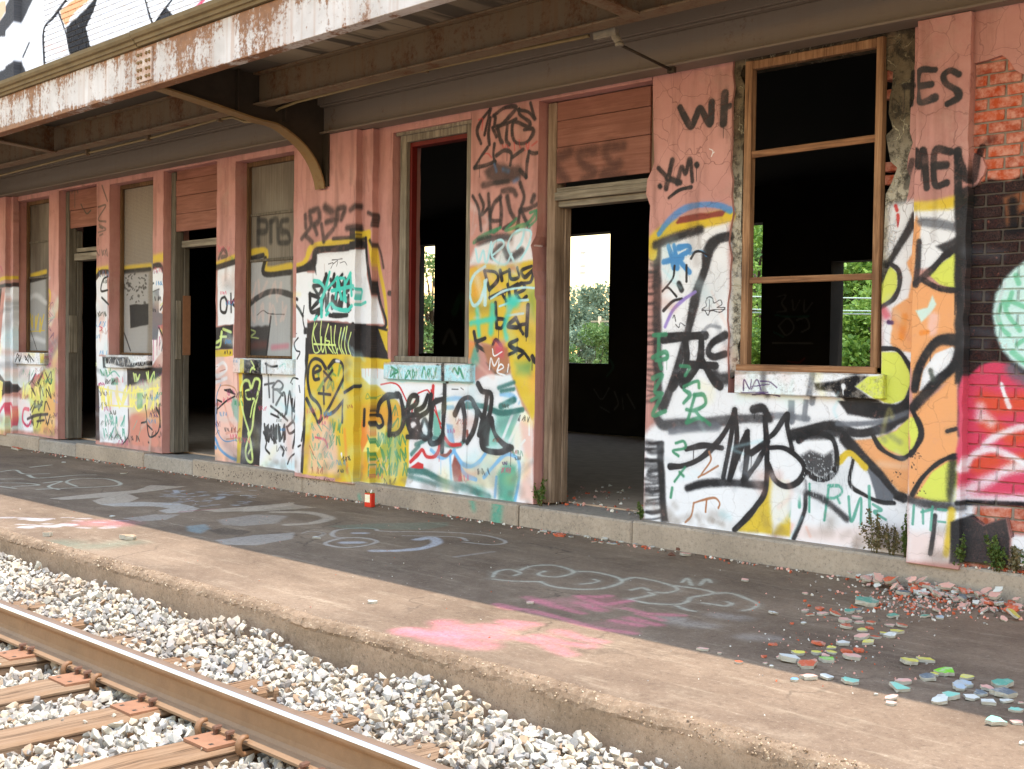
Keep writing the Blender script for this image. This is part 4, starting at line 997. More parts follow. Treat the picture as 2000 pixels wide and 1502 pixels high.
def panel_mat(name, c1, c2, mesh=False):
    t = NT(name)
    rib = t.noise(3, det=3, stretch=(30, 30, .35))
    base = t.mix(t.ramp(rib, [(.35, 0.), (.65, 1.)]), c1, c2)
    base = t.mix(t.ramp(t.noise(2.4, det=6, stretch=(1, 1, .4)), [(.38, 0.), (.66, .75)]), base, srgb(68, 56, 48))
    h = rib
    if mesh:
        p = t.sep(t.pos())
        d1 = t.math('PINGPONG', t.math('ADD', t.math('MULTIPLY', p[0], 1.6), p[2]), .016)
        d2 = t.math('PINGPONG', t.math('SUBTRACT', t.math('MULTIPLY', p[0], 1.6), p[2]), .016)
        wire = t.ramp(t.math('MULTIPLY', t.math('MINIMUM', d1, d2), 30.), [(.10, 1.), (.22, 0.)])
        base = t.mix(t.math('MULTIPLY', wire, .8), base, srgb(170, 160, 150)); h = wire
    c, a = t.canvas(IMG_REC, recc)
    base = t.mix(t.math('MULTIPLY', a, .95), base, c)
    t.bump(h, .5, .006)
    return t.done(base, .7, .3)
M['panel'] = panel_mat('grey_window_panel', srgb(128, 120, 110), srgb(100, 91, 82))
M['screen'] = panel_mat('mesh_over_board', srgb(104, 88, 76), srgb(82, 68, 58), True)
M['masonry'] = concrete('bare_grey_masonry', srgb(128, 122, 108), srgb(88, 80, 66), srgb(160, 152, 136), None, 2.5)
def masonry_old():
    t = NT('mortar_scarred_masonry')
    base = t.mix(t.ramp(t.noise(4, det=6), [(.35, 0.), (.65, 1.)]), srgb(104, 92, 74), srgb(66, 56, 44))
    z = t.sep(t.pos())[2]
    base = t.mix(t.ramp(t.math('DIVIDE', z, 4.), [(.60, .9), (.72, 0.)]), base, srgb(182, 174, 158))
    nz = t.N.new('ShaderNodeTexNoise'); nz.inputs['Scale'].default_value = 9; nz.inputs['Detail'].default_value = 5; t.L(t.pos(), nz.inputs['Vector'])
    ms = t.N.new('ShaderNodeVectorMath'); ms.operation = 'SCALE'; ms.inputs['Scale'].default_value = .16; t.L(nz.outputs['Color'], ms.inputs[0])
    ad = t.N.new('ShaderNodeVectorMath'); ad.operation = 'ADD'; t.L(t.pos(), ad.inputs[0]); t.L(ms.outputs[0], ad.inputs[1])
    edge = t.ramp(t.voro(8, ad.outputs[0], stretch=(1.2, 1., .7)), [(.008, 1.), (.035, 0.)])
    base = t.mix(t.math('MULTIPLY', edge, t.ramp(t.noise(5), [(.42, 0.), (.6, .75)])), base, srgb(190, 180, 154))
    base = t.mix(t.ramp(t.noise(13, det=7, rough=.75), [(.47, 0.), (.60, .85)]), base, srgb(44, 39, 33))
    c, a = t.canvas(IMG_WALL, wallc); base = t.mix(t.math('MULTIPLY', a, .85), base, c)
    t.bump(t.math('ADD', edge, t.noise(22, det=6)), .7, .015)
    return t.done(base, .9, .2)
M['scar'] = masonry_old()
def brick_mat(name, c1, c2, c3, paint, grey=True):
    t = NT(name)
    oi = t.N.new('ShaderNodeObjectInfo').outputs['Random']
    base = t.ramp(oi, [(0., c1), (.5, c2), (1., c3)])
    base = t.mix(t.ramp(t.noise(16, det=7, rough=.7), [(.40, 0.), (.62, .85)]), base, srgb(200, 146, 130) if grey else c2)
    c, a = t.canvas(*paint)
    base = t.mix(t.math('MULTIPLY', a, t.ramp(t.noise(26, det=6), [(.24, .55), (.36, 1.)])), base, c)
    t.bump(t.noise(45, det=7, rough=.7), .6, .008)
    return t.done(base, .9, .15)
M['brick'] = brick_mat('red_brick', srgb(160, 62, 34), srgb(178, 80, 48), srgb(150, 74, 56), (IMG_WALL, wallc))
M['ubrick'] = brick_mat('white_painted_brick', srgb(206, 200, 200), srgb(222, 218, 220), srgb(196, 180, 176), (IMG_UP, upc), False)
def mortar_mat(name, col, paint, joint=True):
    t = NT(name); c, a = t.canvas(*paint)
    base = t.mix(t.math('MULTIPLY', a, .75 if joint else .97), col, c)
    base = t.mix(t.ramp(t.noise(20), [(.4, 0.), (.7, .5 if joint else .06)]), base, srgb(90, 80, 72))
    t.bump(t.noise(60, det=5), .5, .006)
    return t.done(base, .95, .1)
M['mortar'] = mortar_mat('grey_mortar', srgb(142, 128, 116), (IMG_WALL, wallc))
M['umortar'] = mortar_mat('painted_mortar', srgb(150, 146, 150), (IMG_UP, upc))
M['ustucco'] = mortar_mat('painted_upper_render', srgb(214, 212, 214), (IMG_UP, upc), False)
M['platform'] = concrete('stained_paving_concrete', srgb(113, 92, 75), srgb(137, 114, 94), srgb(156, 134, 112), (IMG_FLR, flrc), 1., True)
M['nose'] = concrete('worn_edge_aggregate', srgb(110, 88, 69), srgb(140, 115, 93), srgb(168, 145, 120), None, 4., False, .7)
M['face'] = concrete('pitted_concrete_face', srgb(164, 136, 112), srgb(138, 114, 92), srgb(178, 152, 128), None, 1.5, False, .85)
M['ledge'] = concrete('grey_ledge_concrete', srgb(164, 148, 132), srgb(146, 132, 118), srgb(178, 162, 146), (IMG_WALL, wallc), 2., zmax=.150)
M['step'] = concrete('smooth_step_concrete', srgb(158, 148, 138), srgb(146, 136, 126), srgb(168, 158, 146), None, 2.)
M['fascia'] = rusty('white_painted_rusting_steel', srgb(204, 196, 193), srgb(84, 52, 38), srgb(158, 108, 70), .62, .55, seams=True)
M['cornice'] = plain('weathered_cornice', srgb(122, 104, 76), .85, .55, 5.)
M['beam'] = rusty('brown_rusting_beam', srgb(116, 98, 76), srgb(62, 34, 18), srgb(118, 74, 38), .55, .3)
M['channel'] = rusty('grey_painted_channel', srgb(120, 108, 97), srgb(76, 52, 34), srgb(110, 82, 54), .18, .4)
M['bracket'] = rusty('ochre_rusting_bracket', srgb(122, 96, 60), srgb(60, 37, 22), srgb(140, 94, 44), .5, .2)
M['gusset'] = plain('dark_rusted_gusset', srgb(60, 50, 40), .8, .5, 8.)
M['conduit'] = plain('dull_conduit', srgb(146, 124, 84), .55, .5, 12.)
M['fitting'] = plain('broken_white_fitting', srgb(138, 130, 116), .7, .5, 30.)
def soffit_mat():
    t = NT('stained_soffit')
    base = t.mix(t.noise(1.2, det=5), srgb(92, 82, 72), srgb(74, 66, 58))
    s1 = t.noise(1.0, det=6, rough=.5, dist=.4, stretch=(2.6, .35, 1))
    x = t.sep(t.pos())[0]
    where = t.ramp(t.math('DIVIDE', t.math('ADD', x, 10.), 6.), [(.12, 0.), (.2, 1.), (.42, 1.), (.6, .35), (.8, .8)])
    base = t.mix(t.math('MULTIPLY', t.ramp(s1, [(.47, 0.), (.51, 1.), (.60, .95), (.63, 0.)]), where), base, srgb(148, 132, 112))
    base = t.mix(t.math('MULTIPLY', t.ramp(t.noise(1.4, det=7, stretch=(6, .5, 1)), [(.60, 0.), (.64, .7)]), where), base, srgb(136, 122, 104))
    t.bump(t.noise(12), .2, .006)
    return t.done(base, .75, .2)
M['soffit'] = soffit_mat()
M['deck'] = plain('canopy_deck_gravel', srgb(170, 160, 150), .95, .3, 8.)
M['inside'] = plain('shade_dark_inside', srgb(30, 27, 26), .95, .6, 2.)  # near-black base colour carries the darkness of the unlit rooms
t = NT('shade_dark_tagged_wall'); c_, a_ = t.canvas(IMG_INS, insc)  # interior shade is put into the two dark tones, tags over them
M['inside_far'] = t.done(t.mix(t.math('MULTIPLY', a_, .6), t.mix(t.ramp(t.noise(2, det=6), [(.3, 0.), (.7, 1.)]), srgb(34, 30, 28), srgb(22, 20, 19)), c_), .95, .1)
M['ceiling'] = plain('shade_dark_ceiling', srgb(26, 24, 22), .95, .4, 2.)  # room shade put into the ceiling colour
M['floor'] = plain('littered_inside_floor', srgb(188, 160, 136), .95, .5, 7.)
M['splice'] = plain('splice_plate_paint', srgb(206, 192, 182), .6, 1., 9., .3, .2, srgb(150, 100, 70))
M['rail'] = plain('brown_rail_steel', srgb(142, 108, 78), .65, .45, 7., .4, .35)
M['polish'] = plain('polished_rail_head', srgb(214, 206, 200), .34, .2, 5., .5, .02, None, .9)
M['railtop'] = plain('dull_rail_head', srgb(132, 106, 86), .5, .35, 10., .5, .05, None, .2)
M['plate'] = plain('rusted_tie_plate', srgb(150, 104, 76), .8, .4, 14., .3, .3)
M['spike'] = plain('dark_spike_iron', srgb(104, 70, 52), .7, .4, 14., .3, .2)
M['anchor'] = plain('rail_anchor_iron', srgb(134, 94, 62), .6, .4, 16., .4, .2)
def tie_mat():
    t = NT('old_tie_wood')
    v = t.objco()
    g = t.noise(1.6, v, 8, .68, .5, (26, 1.1, 26))
    base = t.ramp(g, [(.28, srgb(78, 58, 44)), (.48, srgb(130, 98, 72)), (.72, srgb(156, 124, 96))])
    base = t.mix(t.ramp(t.noise(1.1, det=4), [(.45, 0.), (.7, .7)]), base, srgb(140, 120, 100))
    crk = t.ramp(t.noise(1.2, v, 5, .55, .8, (30, .7, 30)), [(.36, 1.), (.42, 0.)])
    base = t.mix(t.math('MULTIPLY', crk, .85), base, srgb(58, 38, 26))
    t.bump(t.math('SUBTRACT', g, crk), .7, .012)
    return t.done(base, .9, .15)
M['tie'] = tie_mat()
def stone_mat():
    t = NT('ballast_stone')
    n = t.N.new('ShaderNodeNewGeometry'); r = n.outputs['Random Per Island']
    base = t.ramp(r, [(0., srgb(206, 195, 178)), (.26, srgb(182, 174, 163)), (.44, srgb(216, 204, 184)), (.60, srgb(152, 147, 142)), (.72, srgb(204, 180, 152)), (.84, srgb(150, 146, 142)), (.93, srgb(172, 140, 112)), (.98, srgb(116, 112, 110))], 'CONSTANT')
    base = t.mix(t.ramp(t.noise(30, det=6, rough=.7), [(.36, 0.), (.7, .65)]), base, srgb(134, 116, 98))
    base = t.mix(t.ramp(t.noise(1.1, det=5), [(.45, 0.), (.7, .5)]), base, srgb(140, 112, 86))
    t.bump(t.noise(80, det=5), .5, .004)
    return t.done(base, .9, .2)
M['stone'] = stone_mat()
M['bed'] = plain('ballast_fines', srgb(150, 134, 114), .95, .5, 30.)
M['ground'] = plain('dry_ground', srgb(110, 104, 84), .95, .5, .4)
M['grass'] = plain('dry_stony_ground', srgb(140, 124, 106), .95, .5, 2.)
def leaf_mat(name, c1, c2, trans=.35):
    t = NT(name)
    n = t.N.new('ShaderNodeNewGeometry')
    base = t.ramp(n.outputs['Random Per Island'], [(0., c1), (1., c2)])
    t.done(base, .55, .3)
    tr = t.N.new('ShaderNodeBsdfTranslucent'); t.L(base, tr.inputs[0])
    mx = t.N.new('ShaderNodeMixShader'); mx.inputs[0].default_value = trans
    t.L(t.b.outputs[0], mx.inputs[1]); t.L(tr.outputs[0], mx.inputs[2]); t.L(mx.outputs[0], t.out.inputs[0])
    return t.m
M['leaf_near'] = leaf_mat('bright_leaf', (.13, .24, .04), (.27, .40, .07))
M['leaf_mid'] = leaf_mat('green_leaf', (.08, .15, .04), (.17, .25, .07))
M['leaf_far'] = leaf_mat('hazed_leaf', (.14, .20, .13), (.22, .28, .18))  # distance haze is put into this paler leaf colour
M['weed'] = leaf_mat('weed_leaf', (.06, .11, .02), (.15, .19, .05))
M['weed_dry'] = leaf_mat('dry_weed_leaf', (.12, .11, .05), (.20, .14, .07), .2)
M['bark'] = plain('tree_bark', srgb(84, 70, 58), .95, .5, 12.)
M['stem'] = plain('weed_stem', srgb(96, 92, 52), .8, .3)
M['pole'] = plain('pole_wood', srgb(176, 160, 132), .9, .3)
M['wire'] = plain('wire', srgb(196, 214, 200), .5, .1)
M['house'] = plain('pale_house_wall', srgb(196, 190, 180), .9, .1)
M['shingle'] = plain('grey_roof', srgb(140, 132, 124), .9, .2)
M['tin'] = plain('red_tin_paint', srgb(206, 44, 22), .35, .1, 20., .5, 0.)
M['tin_label'] = plain('tin_label', srgb(226, 206, 150), .5, .1, 60., .4, 0., srgb(232, 226, 214))
M['tin_metal'] = plain('tin_lid_metal', srgb(150, 130, 70), .4, .3, 20., .5, 0., None, .6)
M['tin_white'] = plain('white_stick', srgb(232, 230, 224), .5, .1)
M['tin_dark'] = plain('dark_flap', srgb(60, 48, 44), .6, .2)
M['plaster'] = plain('broken_plaster_edge', srgb(172, 164, 150), .95, .4, 30., .2, .6)
FRAG = dict(p=(214, 158, 142), o=(188, 88, 58), t=(92, 146, 126), m=(136, 190, 168), y=(206, 190, 84), w=(208, 204, 194), g=(118, 184, 44), b=(98, 142, 182), d=(104, 108, 112), l=(166, 176, 184), k=(96, 62, 48), n=(170, 132, 104))
for k_, c_ in FRAG.items():
    t = NT('fragment_paint_' + dict(p='pink', o='brick_red', t='teal', m='mint', y='yellow', w='white', g='green', b='blue', d='grey', l='pale_blue', k='brown', n='tan')[k_])
    b_ = t.mix(t.ramp(t.noise(22, det=6, rough=.7), [(.50, 0.), (.68, .8)]), srgb(*[int(v * .94 + 150 * .06) for v in c_]), srgb(182, 172, 158) if k_ not in 'k' else srgb(70, 46, 36))
    t.bump(t.noise(60, det=5), .4, .004); M['f' + k_] = t.done(b_, .85, .2)

def crumb_mat():
    t = NT('rubble_crumbs')
    r = t.N.new('ShaderNodeNewGeometry').outputs['Random Per Island']
    return t.done(t.ramp(r, [(0., srgb(206, 150, 134)), (.3, srgb(184, 90, 60)), (.5, srgb(206, 198, 186)), (.75, srgb(150, 140, 130)), (.9, srgb(96, 84, 74))], 'CONSTANT'), .9, .2)
M['crumb'] = crumb_mat()

def grit_mat():
    t = NT('edge_aggregate_stone')
    r = t.N.new('ShaderNodeNewGeometry').outputs['Random Per Island']
    return t.done(t.ramp(r, [(0., srgb(166, 142, 116)), (.4, srgb(140, 116, 94)), (.7, srgb(190, 170, 146)), (.88, srgb(104, 88, 74))], 'CONSTANT'), .9, .2)
M['grit'] = grit_mat()
# ------------------------------------------------------------------ ground, track bed, platform
def fx(px, Y=YW, py=600): return float(atY((px, py), Y)[0])
def fz(px, py, Y=YW): return float(atY((px, py), Y)[2])
def rough_line(a, b, n, amp, r=RNG):
    out = []
    for i in range(n + 1):
        t = i / n
        k = 0 if i in (0, n) else 1
        out.append((a[0] + (b[0] - a[0]) * t + k * r.gauss(0, amp), a[1] + (b[1] - a[1]) * t + k * r.gauss(0, amp * .5)))
    return out
XL, XR = -30.0, 1.5
g = MB(); g.add([(-900, -300, -.46), (900, -300, -.46), (900, 1500, -.46), (-900, 1500, -.46)], [(0, 1, 2, 3)])
tag(g.build('ground', M['grass']), kind='structure')
xs = np.linspace(-24, 1.5, 220); ys = np.linspace(-1.6, 3.80, 60)
def bed_h(x, y):
    return (-.268 + .055 * np.clip((y - 3.15) / .5, 0, 1) + .012 * np.sin(x * 3.1 + y * 2) + .010 * np.sin(x * 7.3 - y * 5) + .012 * np.clip((y - 3.5) / .3, 0, 1) * np.sin(x * 5.3)
            - .12 * np.clip((-y - .3) / 1.2, 0, 1))
GX, GY = np.meshgrid(xs, ys)
Vb = np.stack([GX, GY, bed_h(GX, GY) - .03], -1).reshape(-1, 3)
def grid_faces(nr, nc):
    i = np.arange(nr - 1)[:, None] * nc + np.arange(nc - 1)[None]
    i = i.ravel(); return np.stack([i, i + 1, i + nc + 1, i + nc], 1)
tag(link('track_bed', np_mesh('track_bed', Vb, grid_faces(60, 220), M['bed'], smooth=True)), kind='structure')
# platform: profile run along X with a crumbling nose
nx = 760
px_ = np.linspace(XL, XR, nx)
rs = np.random.RandomState(11)
def wob(n, k):
    a = rs.randn(n + k * 2); ker = np.hanning(k * 2 + 1); ker /= np.sqrt((ker ** 2).sum()); return np.convolve(a, ker, 'valid')[:n]
w1, w2, w3 = wob(nx, 3), wob(nx, 9), wob(nx, 30)
prof = [(7.02, 0, 0, 0), (6.2, 0, 0, 0), (5.0, 0, 0, 0), (4.1, 0, 0, 0), (3.842, 0, .012, 0), (3.815, -.006, .011, .003), (3.792, -.020, .007, .007), (3.779, -.042, .006, .007), (3.775, -.062, .003, .004), (3.775, -.2, .0015, 0), (3.775, -.5, 0, 0)]
Vp = []; 
for (y, z, ay, az) in prof:
    c1, c2, c3 = wob(nx, 1), w2, w3
    Vp.append(np.stack([px_, y + ay * (.5 * c1 + .6 * c2 + .6 * c3), z + az * (.6 * c1 + .5 * c2)], 1))
Vp = np.vstack(Vp)
Fp = grid_faces(len(prof), nx)[:, ::-1]
band = np.repeat(np.arange(len(prof) - 1), nx - 1)
mi = np.where(band < 4, 0, np.where(band < 8, 1, 2))
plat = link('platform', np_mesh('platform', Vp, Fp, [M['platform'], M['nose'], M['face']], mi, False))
tag(plat, kind='structure')
for poly, b in zip(plat.data.polygons, band):
    if b < 4: poly.use_smooth = True

# ------------------------------------------------------------------ the station building
B = empty('station_building', (-9, 7.12, 0))
tag(B, 'derelict two-storey railway station with pink stucco ground floor covered in graffiti', 'building')
bpy.context.view_layer.update()
BINV = B.matrix_world.inverted()
def part(mb, name, mats, parent=None, bevel=0.0):
    """a part of the building, modelled in world metres"""
    me = mb.mesh(name, mats, bevel)
    o = bpy.data.objects.new(name, me); COL.objects.link(o)
    p = parent or B
    o.parent = p
    inv = Matrix.Translation((9, -7.12, 0)) if p is B else Matrix.Identity(4)
    if p is B: o.matrix_parent_inverse = BINV
    return o
OP = dict(W5=(32, 95), D3=(114, 188), W4=(213, 298), D2=(318, 422), W3=(458, 572), W2=(764, 916), D1=(1047, 1266), W1=(1424, 1735))
OX = {k: (fx(a), fx(b)) for k, (a, b) in OP.items()}
ZL, ZT, ZW = 0.17, 3.35, 3.62          # ledge top, opening head, top of the wall
SILL0, SILL1 = 1.13, 1.29
W = MB()
def slab(poly, th=.33): W.extr(poly, 'Y', YW, YW + th, 1, 0)
edges = [XL] + [v for k in ('W5', 'D3', 'W4', 'D2', 'W3', 'W2', 'D1', 'W1') for v in OX[k]]
PB = fx(1886, YPIL)
piers = [(edges[2 * i], edges[2 * i + 1]) for i in range(8)]
for i, (a, b) in enumerate(piers):
    left = rough_line((a, ZL), (a, ZW), 26, .0035); right = rough_line((b, ZW), (b, ZL), 26, .0045)
    if i == 7:   # plaster right of the doorway: cracked, uneven edge; left of the big window: broken edge
        left = [tuple(atY(p, YW)[[0, 2]]) for p in ((1256, 1018), (1258, 930), (1260, 850), (1264, 700), (1266, 560), (1268, 440), (1270, 402), (1262, 380), (1264, 352), (1274, 330), (1278, 316), (1276, 240), (1275, 146))]
        left = [(left[0][0], ZL)] + left + [(left[-1][0], ZW)]
        right = [(b, ZW)] + rough_line((b, 3.45), (b, 1.1), 22, .010) + [(b, ZL)]
    elif i == 6:
        right = [(b, ZW)] + rough_line((b, 2.4), (b - .015, 2.32), 2, .0) + rough_line((b - .07, 2.25), (b - .02, 1.85), 6, .012) + [(b, 1.8), (b, ZL)]
    slab(left + right, .17 if i == 7 else .33)
for k in ('W5', 'W4', 'W3', 'W2'):
    a, b = OX[k]; slab([(a, ZL), (a, SILL0), (b, SILL0), (b, ZL)]); slab([(a, ZT), (a, ZW), (b, ZW), (b, ZT)])
for k in ('D3', 'D2', 'D1'):
    a, b = OX[k]; slab([(a, ZT + .04), (a, ZW), (b, ZW), (b, ZT + .04)])
a, b = OX['W1']
slab([(a, ZL), (a, SILL0), (b, SILL0), (b, ZL)]); slab([(a, 3.42), (a, ZW), (b, ZW), (b, 3.42)])
# pier right of the big window up to the pilaster; plaster gone above the painted piece
br = [tuple(atY((1500 + x / 3.338, y / 3.338), YW)[[0, 2]]) for x, y in ((960, 150), (958, 420), (950, 470), (955, 640), (930, 700), (925, 860), (945, 930), (915, 1020), (905, 1100), (930, 1160), (915, 1260), (900, 1320), (870, 1345), (862, 1420), (845, 1500), (800, 1700), (760, 1820), (742, 1950), (740, 2300), (738, 2450))]
slab([(fx(1790), ZW)] + [(fx(1790), ZL)] + [(b, ZL), (b, SILL0 + .0)] + br[::-1] + [(br[0][0], ZW)])
wall = part(W, 'wall', [M['wall'], M['reveal']])
# bare masonry behind the broken plaster on both sides of the big window
m_ = MB()
la = OX['W1'][0]
m_.extr(rough_line((la - .04, 3.5), (la - .04, 1.2), 3, 0) + rough_line((fx(1444), 1.28), (fx(1441), 3.40), 26, .008), 'Y', YW + .022, YW + .12)
gl = [tuple(atY((1500 + x / 3.338, y / 3.338), YW)[[0, 2]]) for x, y in ((738, 250), (742, 445), (805, 462), (797, 560), (780, 640), (775, 740), (802, 835), (756, 880), (787, 1050), (832, 1092), (790, 1200), (756, 1262), (750, 1400), (745, 1502), (742, 1620), (732, 1750), (728, 1900), (728, 2300), (730, 2420))]
m_.extr(gl + [(fx(1792), 1.2), (fx(1792), 3.5)], 'Y', YW + .022, YW + .30)
m_.extr([(la, 3.38), (la, 3.45), (fx(1740), 3.45), (fx(1740), 3.38)], 'Y', YW + .02, YW + .30)
part(m_, 'masonry', [M['scar']])
bk = MB().box(-.095, .095, -.05, .05, -.029, .029, jit=.003).mesh('brick', M['brick'], .004)
def put_brick(x, y, z, parent, me=bk, sx=1.0):
    o = bpy.data.objects.new('brick', me); COL.objects.link(o); o.parent = parent
    if parent is B: o.matrix_parent_inverse = BINV
    o.location = (x, y, z); o.scale = (sx, 1, 1); o.rotation_euler = (RNG.gauss(0, .012), RNG.gauss(0, .008), RNG.gauss(0, .012)); return o
for x, y in ((785, 485), (783, 610), (780, 1085), (783, 1170), (1470, 800)):
    p = atY((1500 + x / 3.338, y / 3.338), YW + .1) if x < 1000 else None
    if p is not None: put_brick(p[0] + .05, YW + .16, p[2], B)
for py in (452, 475, 497):           # bricks laid bare at the doorway edge
    p = atY((1052, py), YW + .08); put_brick(p[0] - .098, YW + .085, p[2], B)
# pilasters, stepped twice
def pilaster(xa, xb, xs2):
    p = MB(); p.extr(rough_line((xa, ZL - .02), (xa, 3.408), 24, .003) + rough_line((xb, 3.408), (xb, ZL - .02), 40, .004), 'Y', YPIL, YW + .02); p.extr(rough_line((xa + .02, ZL - .01), (xa + .02, 3.407), 4, 0) + rough_line((xs2, 3.407), (xs2, ZL - .01), 36, .004), 'Y', YPIL + .07, YW + .015)
    return part(p, 'pilaster', [M['wall']], None, .003)
pilaster(fx(578, YPIL), fx(693, YPIL), fx(725, YPIL + .07))
pilaster(fx(10, YPIL) - .95, fx(10, YPIL), fx(25, YPIL + .07))
pilaster(fx(1780, YPIL), fx(1884, YPIL), fx(1884, YPIL) - .03)
# bare brick panel at the right end
bx0 = fx(1884, YPIL) - .02
mo = MB(); mo.box(bx0 - .05, XR, YBR + .012, YBR + .3, 0.02, 3.6)
mo = part(mo, 'brick_panel', [M['mortar']])
z, row = .09, 0
more = MB()
PL = [(1886, 128), (1905, 124), (1930, 118), (1958, 108), (1972, 118), (1985, 138), (2010, 150), (2040, 152)]   # lower edge of the plaster that still hangs on
while z < 3.42:
    x = bx0 + (0.0 if row % 2 else -.105)
    while x < bx0 + .72:
        p = np.array([x + .1, YBR, z]); keep = z < 3.16 or (z < 3.3 and .1 < x - bx0 < .3)
        if keep: put_brick(x + .1, YBR + .05 + RNG.uniform(-.002, .004), z, mo, bk, 1.0 if (row % 6) else .98)
        x += .204
    while x < XR - .2:
        if z < 3.3: more.box(x + .005, x + .195, YBR + RNG.uniform(-.002, .004), YBR + .06, z - .029, z + .029)
        x += .204
    z += .0695; row += 1
tag(part(more, 'brickwork', [M['brick']], mo), kind='stuff')
pp = [tuple(atY(p, YBR - .012)[[0, 2]]) for p in PL]
q = MB().extr([(bx0 - .04, 3.6)] + [(bx0 - .04, pp[0][1])] + pp + [(XR, pp[-1][1]), (XR, 3.6)], 'Y', YBR - .022, YBR + .02)
pk = [tuple(atY((1870 + x / 3.26, 320 + y / 3.26), YBR - .012)[[0, 2]]) for x, y in ((20, -90), (60, -60), (110, -70), (160, -40), (184, 20), (170, 70), (150, 95), (128, 140), (110, 150), (60, 180), (20, 190))]
q.extr(pk, 'Y', YBR - .02, YBR + .02)
part(q, 'plaster_remnant', [M['wall']], mo)
qb = MB().extr([tuple(atY((1500 + x / 4, 750 + y / 4), YBR)[[0, 2]]) for x, y in ((1440, 1060), (1580, 1020), (1700, 1100), (1880, 1040), (1915, 1200), (2000, 1170), (2500, 1180), (2500, 1460), (1440, 1370))], 'Y', YBR - .03, YBR + .02)
part(qb, 'plaster_remnant', [M['wall']], mo)
# the concrete ledge along the foot of the wall, in blocks
jx = [XL, fx(-420, 7.0, 780), fx(75, 7.0, 870), fx(147, 7.0, 880), fx(279, 7.0, 905), fx(375, 7.0, 925), fx(590, 7.0, 960), fx(1010, 7.0, 1030), fx(1232, 7.0, 1060), XR]
lg = None
for i in range(len(jx) - 1):
    a, b = jx[i] + .004, jx[i + 1] - .004
    step = i in (2, 4, 7)
    q = MB().box(a, b, 7.0 + (.006 if step else 0), 7.30 if not step else 7.52, -.3, ZL + (-.012 if step else .0) + (.006 if i % 2 else 0))
    o = part(q, 'ledge_block', [M['step'] if step and i < 7 else M['ledge']], lg, .014)
    if lg is None: lg = o
# windows
def window(key, kind):
    a, b = OX[key]
    f = MB()
    if kind == 'panel':
        f.box(a - .02, b + .02, YREC, YREC + .03, SILL1 - .02, ZT + .02)
        o = part(f, 'window', [M['screen'] if key == 'W4' else M['panel']])
        fr = MB(); fr.box(a + .002, a + .036, YREC - .045, YREC - .002, SILL1, ZT); fr.box(b - .036, b - .002, YREC - .045, YREC - .002, SILL1, ZT); fr.box(a + .036, b - .036, YREC - .045, YREC - .002, ZT - .05, ZT); fr.box(a + .036, b - .036, YREC - .04, YREC - .002, SILL1, SILL1 + .025)
        part(fr, 'frame', [M['wood_dark']], o, .004)
        for zz in ((2.30, 2.78) if key != 'W4' else ()):
            part(MB().box(a + .037, b - .037, YREC - .018, YREC - .002, zz, zz + .028), 'glazing_bar', [M['wood_green']], o, .003)
    elif key == 'W2':
        fr = MB(); fr.box(a + .03, a + .12, YW + .06, YW + .16, SILL1, ZT); fr.box(b - .12, b - .03, YW + .06, YW + .16, SILL1, ZT); fr.box(a + .12, b - .12, YW + .06, YW + .16, ZT - .09, ZT); fr.box(a + .0, b - .0, YW + .03, YW + .045, ZT - .03, ZT + .03)
        fr.box(a + .01, b - .01, YW + .03, YW + .3, SILL1 - .002, SILL1 + .05)
        o = part(fr, 'window', [M['wood_grey']], None, .005)
        part(MB().box(a + .122, a + .15, YW + .10, YW + .165, SILL1 + .05, ZT - .09), 'stop', [M['red']], o, .003)
        part(MB().box(a + .14, b - .12, YW + .10, YW + .2, ZT - .13, ZT - .09), 'stop', [M['red']], o, .003)
    else:
        xl0, xl1 = fx(1452, YW + .02), fx(1466, YW + .02); xr0, xr1 = fx(1706, YW + .02), fx(1720, YW + .02)
        zt = fz(1580, 112, YW + .02)
        fr = MB(); y0, y1 = YW - .012, YW + .045
        fr.box(xl0, xl1, y0, y1, SILL1, zt + .04); fr.box(xr0, xr1, y0, y1, SILL1, zt + .04); fr.box(xl1, xr0, y0 + .003, y1, zt - .02, zt + .037)
        o = part(fr, 'window', [M['wood_tan']], None, .004)
        for (pl, pr, hh) in (((1468, 302), (1706, 270), .045), ((1462, 548), (1703, 540), .042)):
            zl, zr = fz(*pl), fz(*pr)
            part(MB().add([(xl1 - .01, y0 + .01, zl - hh / 2), (xr0 + .01, y0 + .01, zr - hh / 2), (xr0 + .01, y1 - .02, zr - hh / 2), (xl1 - .01, y1 - .02, zl - hh / 2), (xl1 - .01, y0 + .01, zl + hh / 2), (xr0 + .01, y0 + .01, zr + hh / 2), (xr0 + .01, y1 - .02, zr + hh / 2), (xl1 - .01, y1 - .02, zl + hh / 2)],
                          [(0, 1, 2, 3), (4, 5, 6, 7), (0, 1, 5, 4), (1, 2, 6, 5), (2, 3, 7, 6), (3, 0, 4, 7)]), 'cross_rail', [M['wood_tan_x']], o, .004)
        part(MB().box(xl0 - .02, xr1 + .0, y0 - .02, y1 + .2, SILL1 - .012, SILL1 + .04), 'bottom_board', [M['wood_tan_x']], o, .005)
    sp = dict(W5=(15, 83), W4=(203, 285), W3=(451, 567), W2=(745, 914), W1=(1430, 1721))[key]
    py = dict(W5=700, W4=705, W3=715, W2=725, W1=755)[key]
    part(MB().box(fx(sp[0], 7.05, py), fx(sp[1], 7.05, py), 7.07, 7.40, SILL0, SILL1 - .004), 'sill', [M['sill']], o, .007)
    return o
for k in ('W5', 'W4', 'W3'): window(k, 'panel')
window('W2', 'open'); window('W1', 'open')
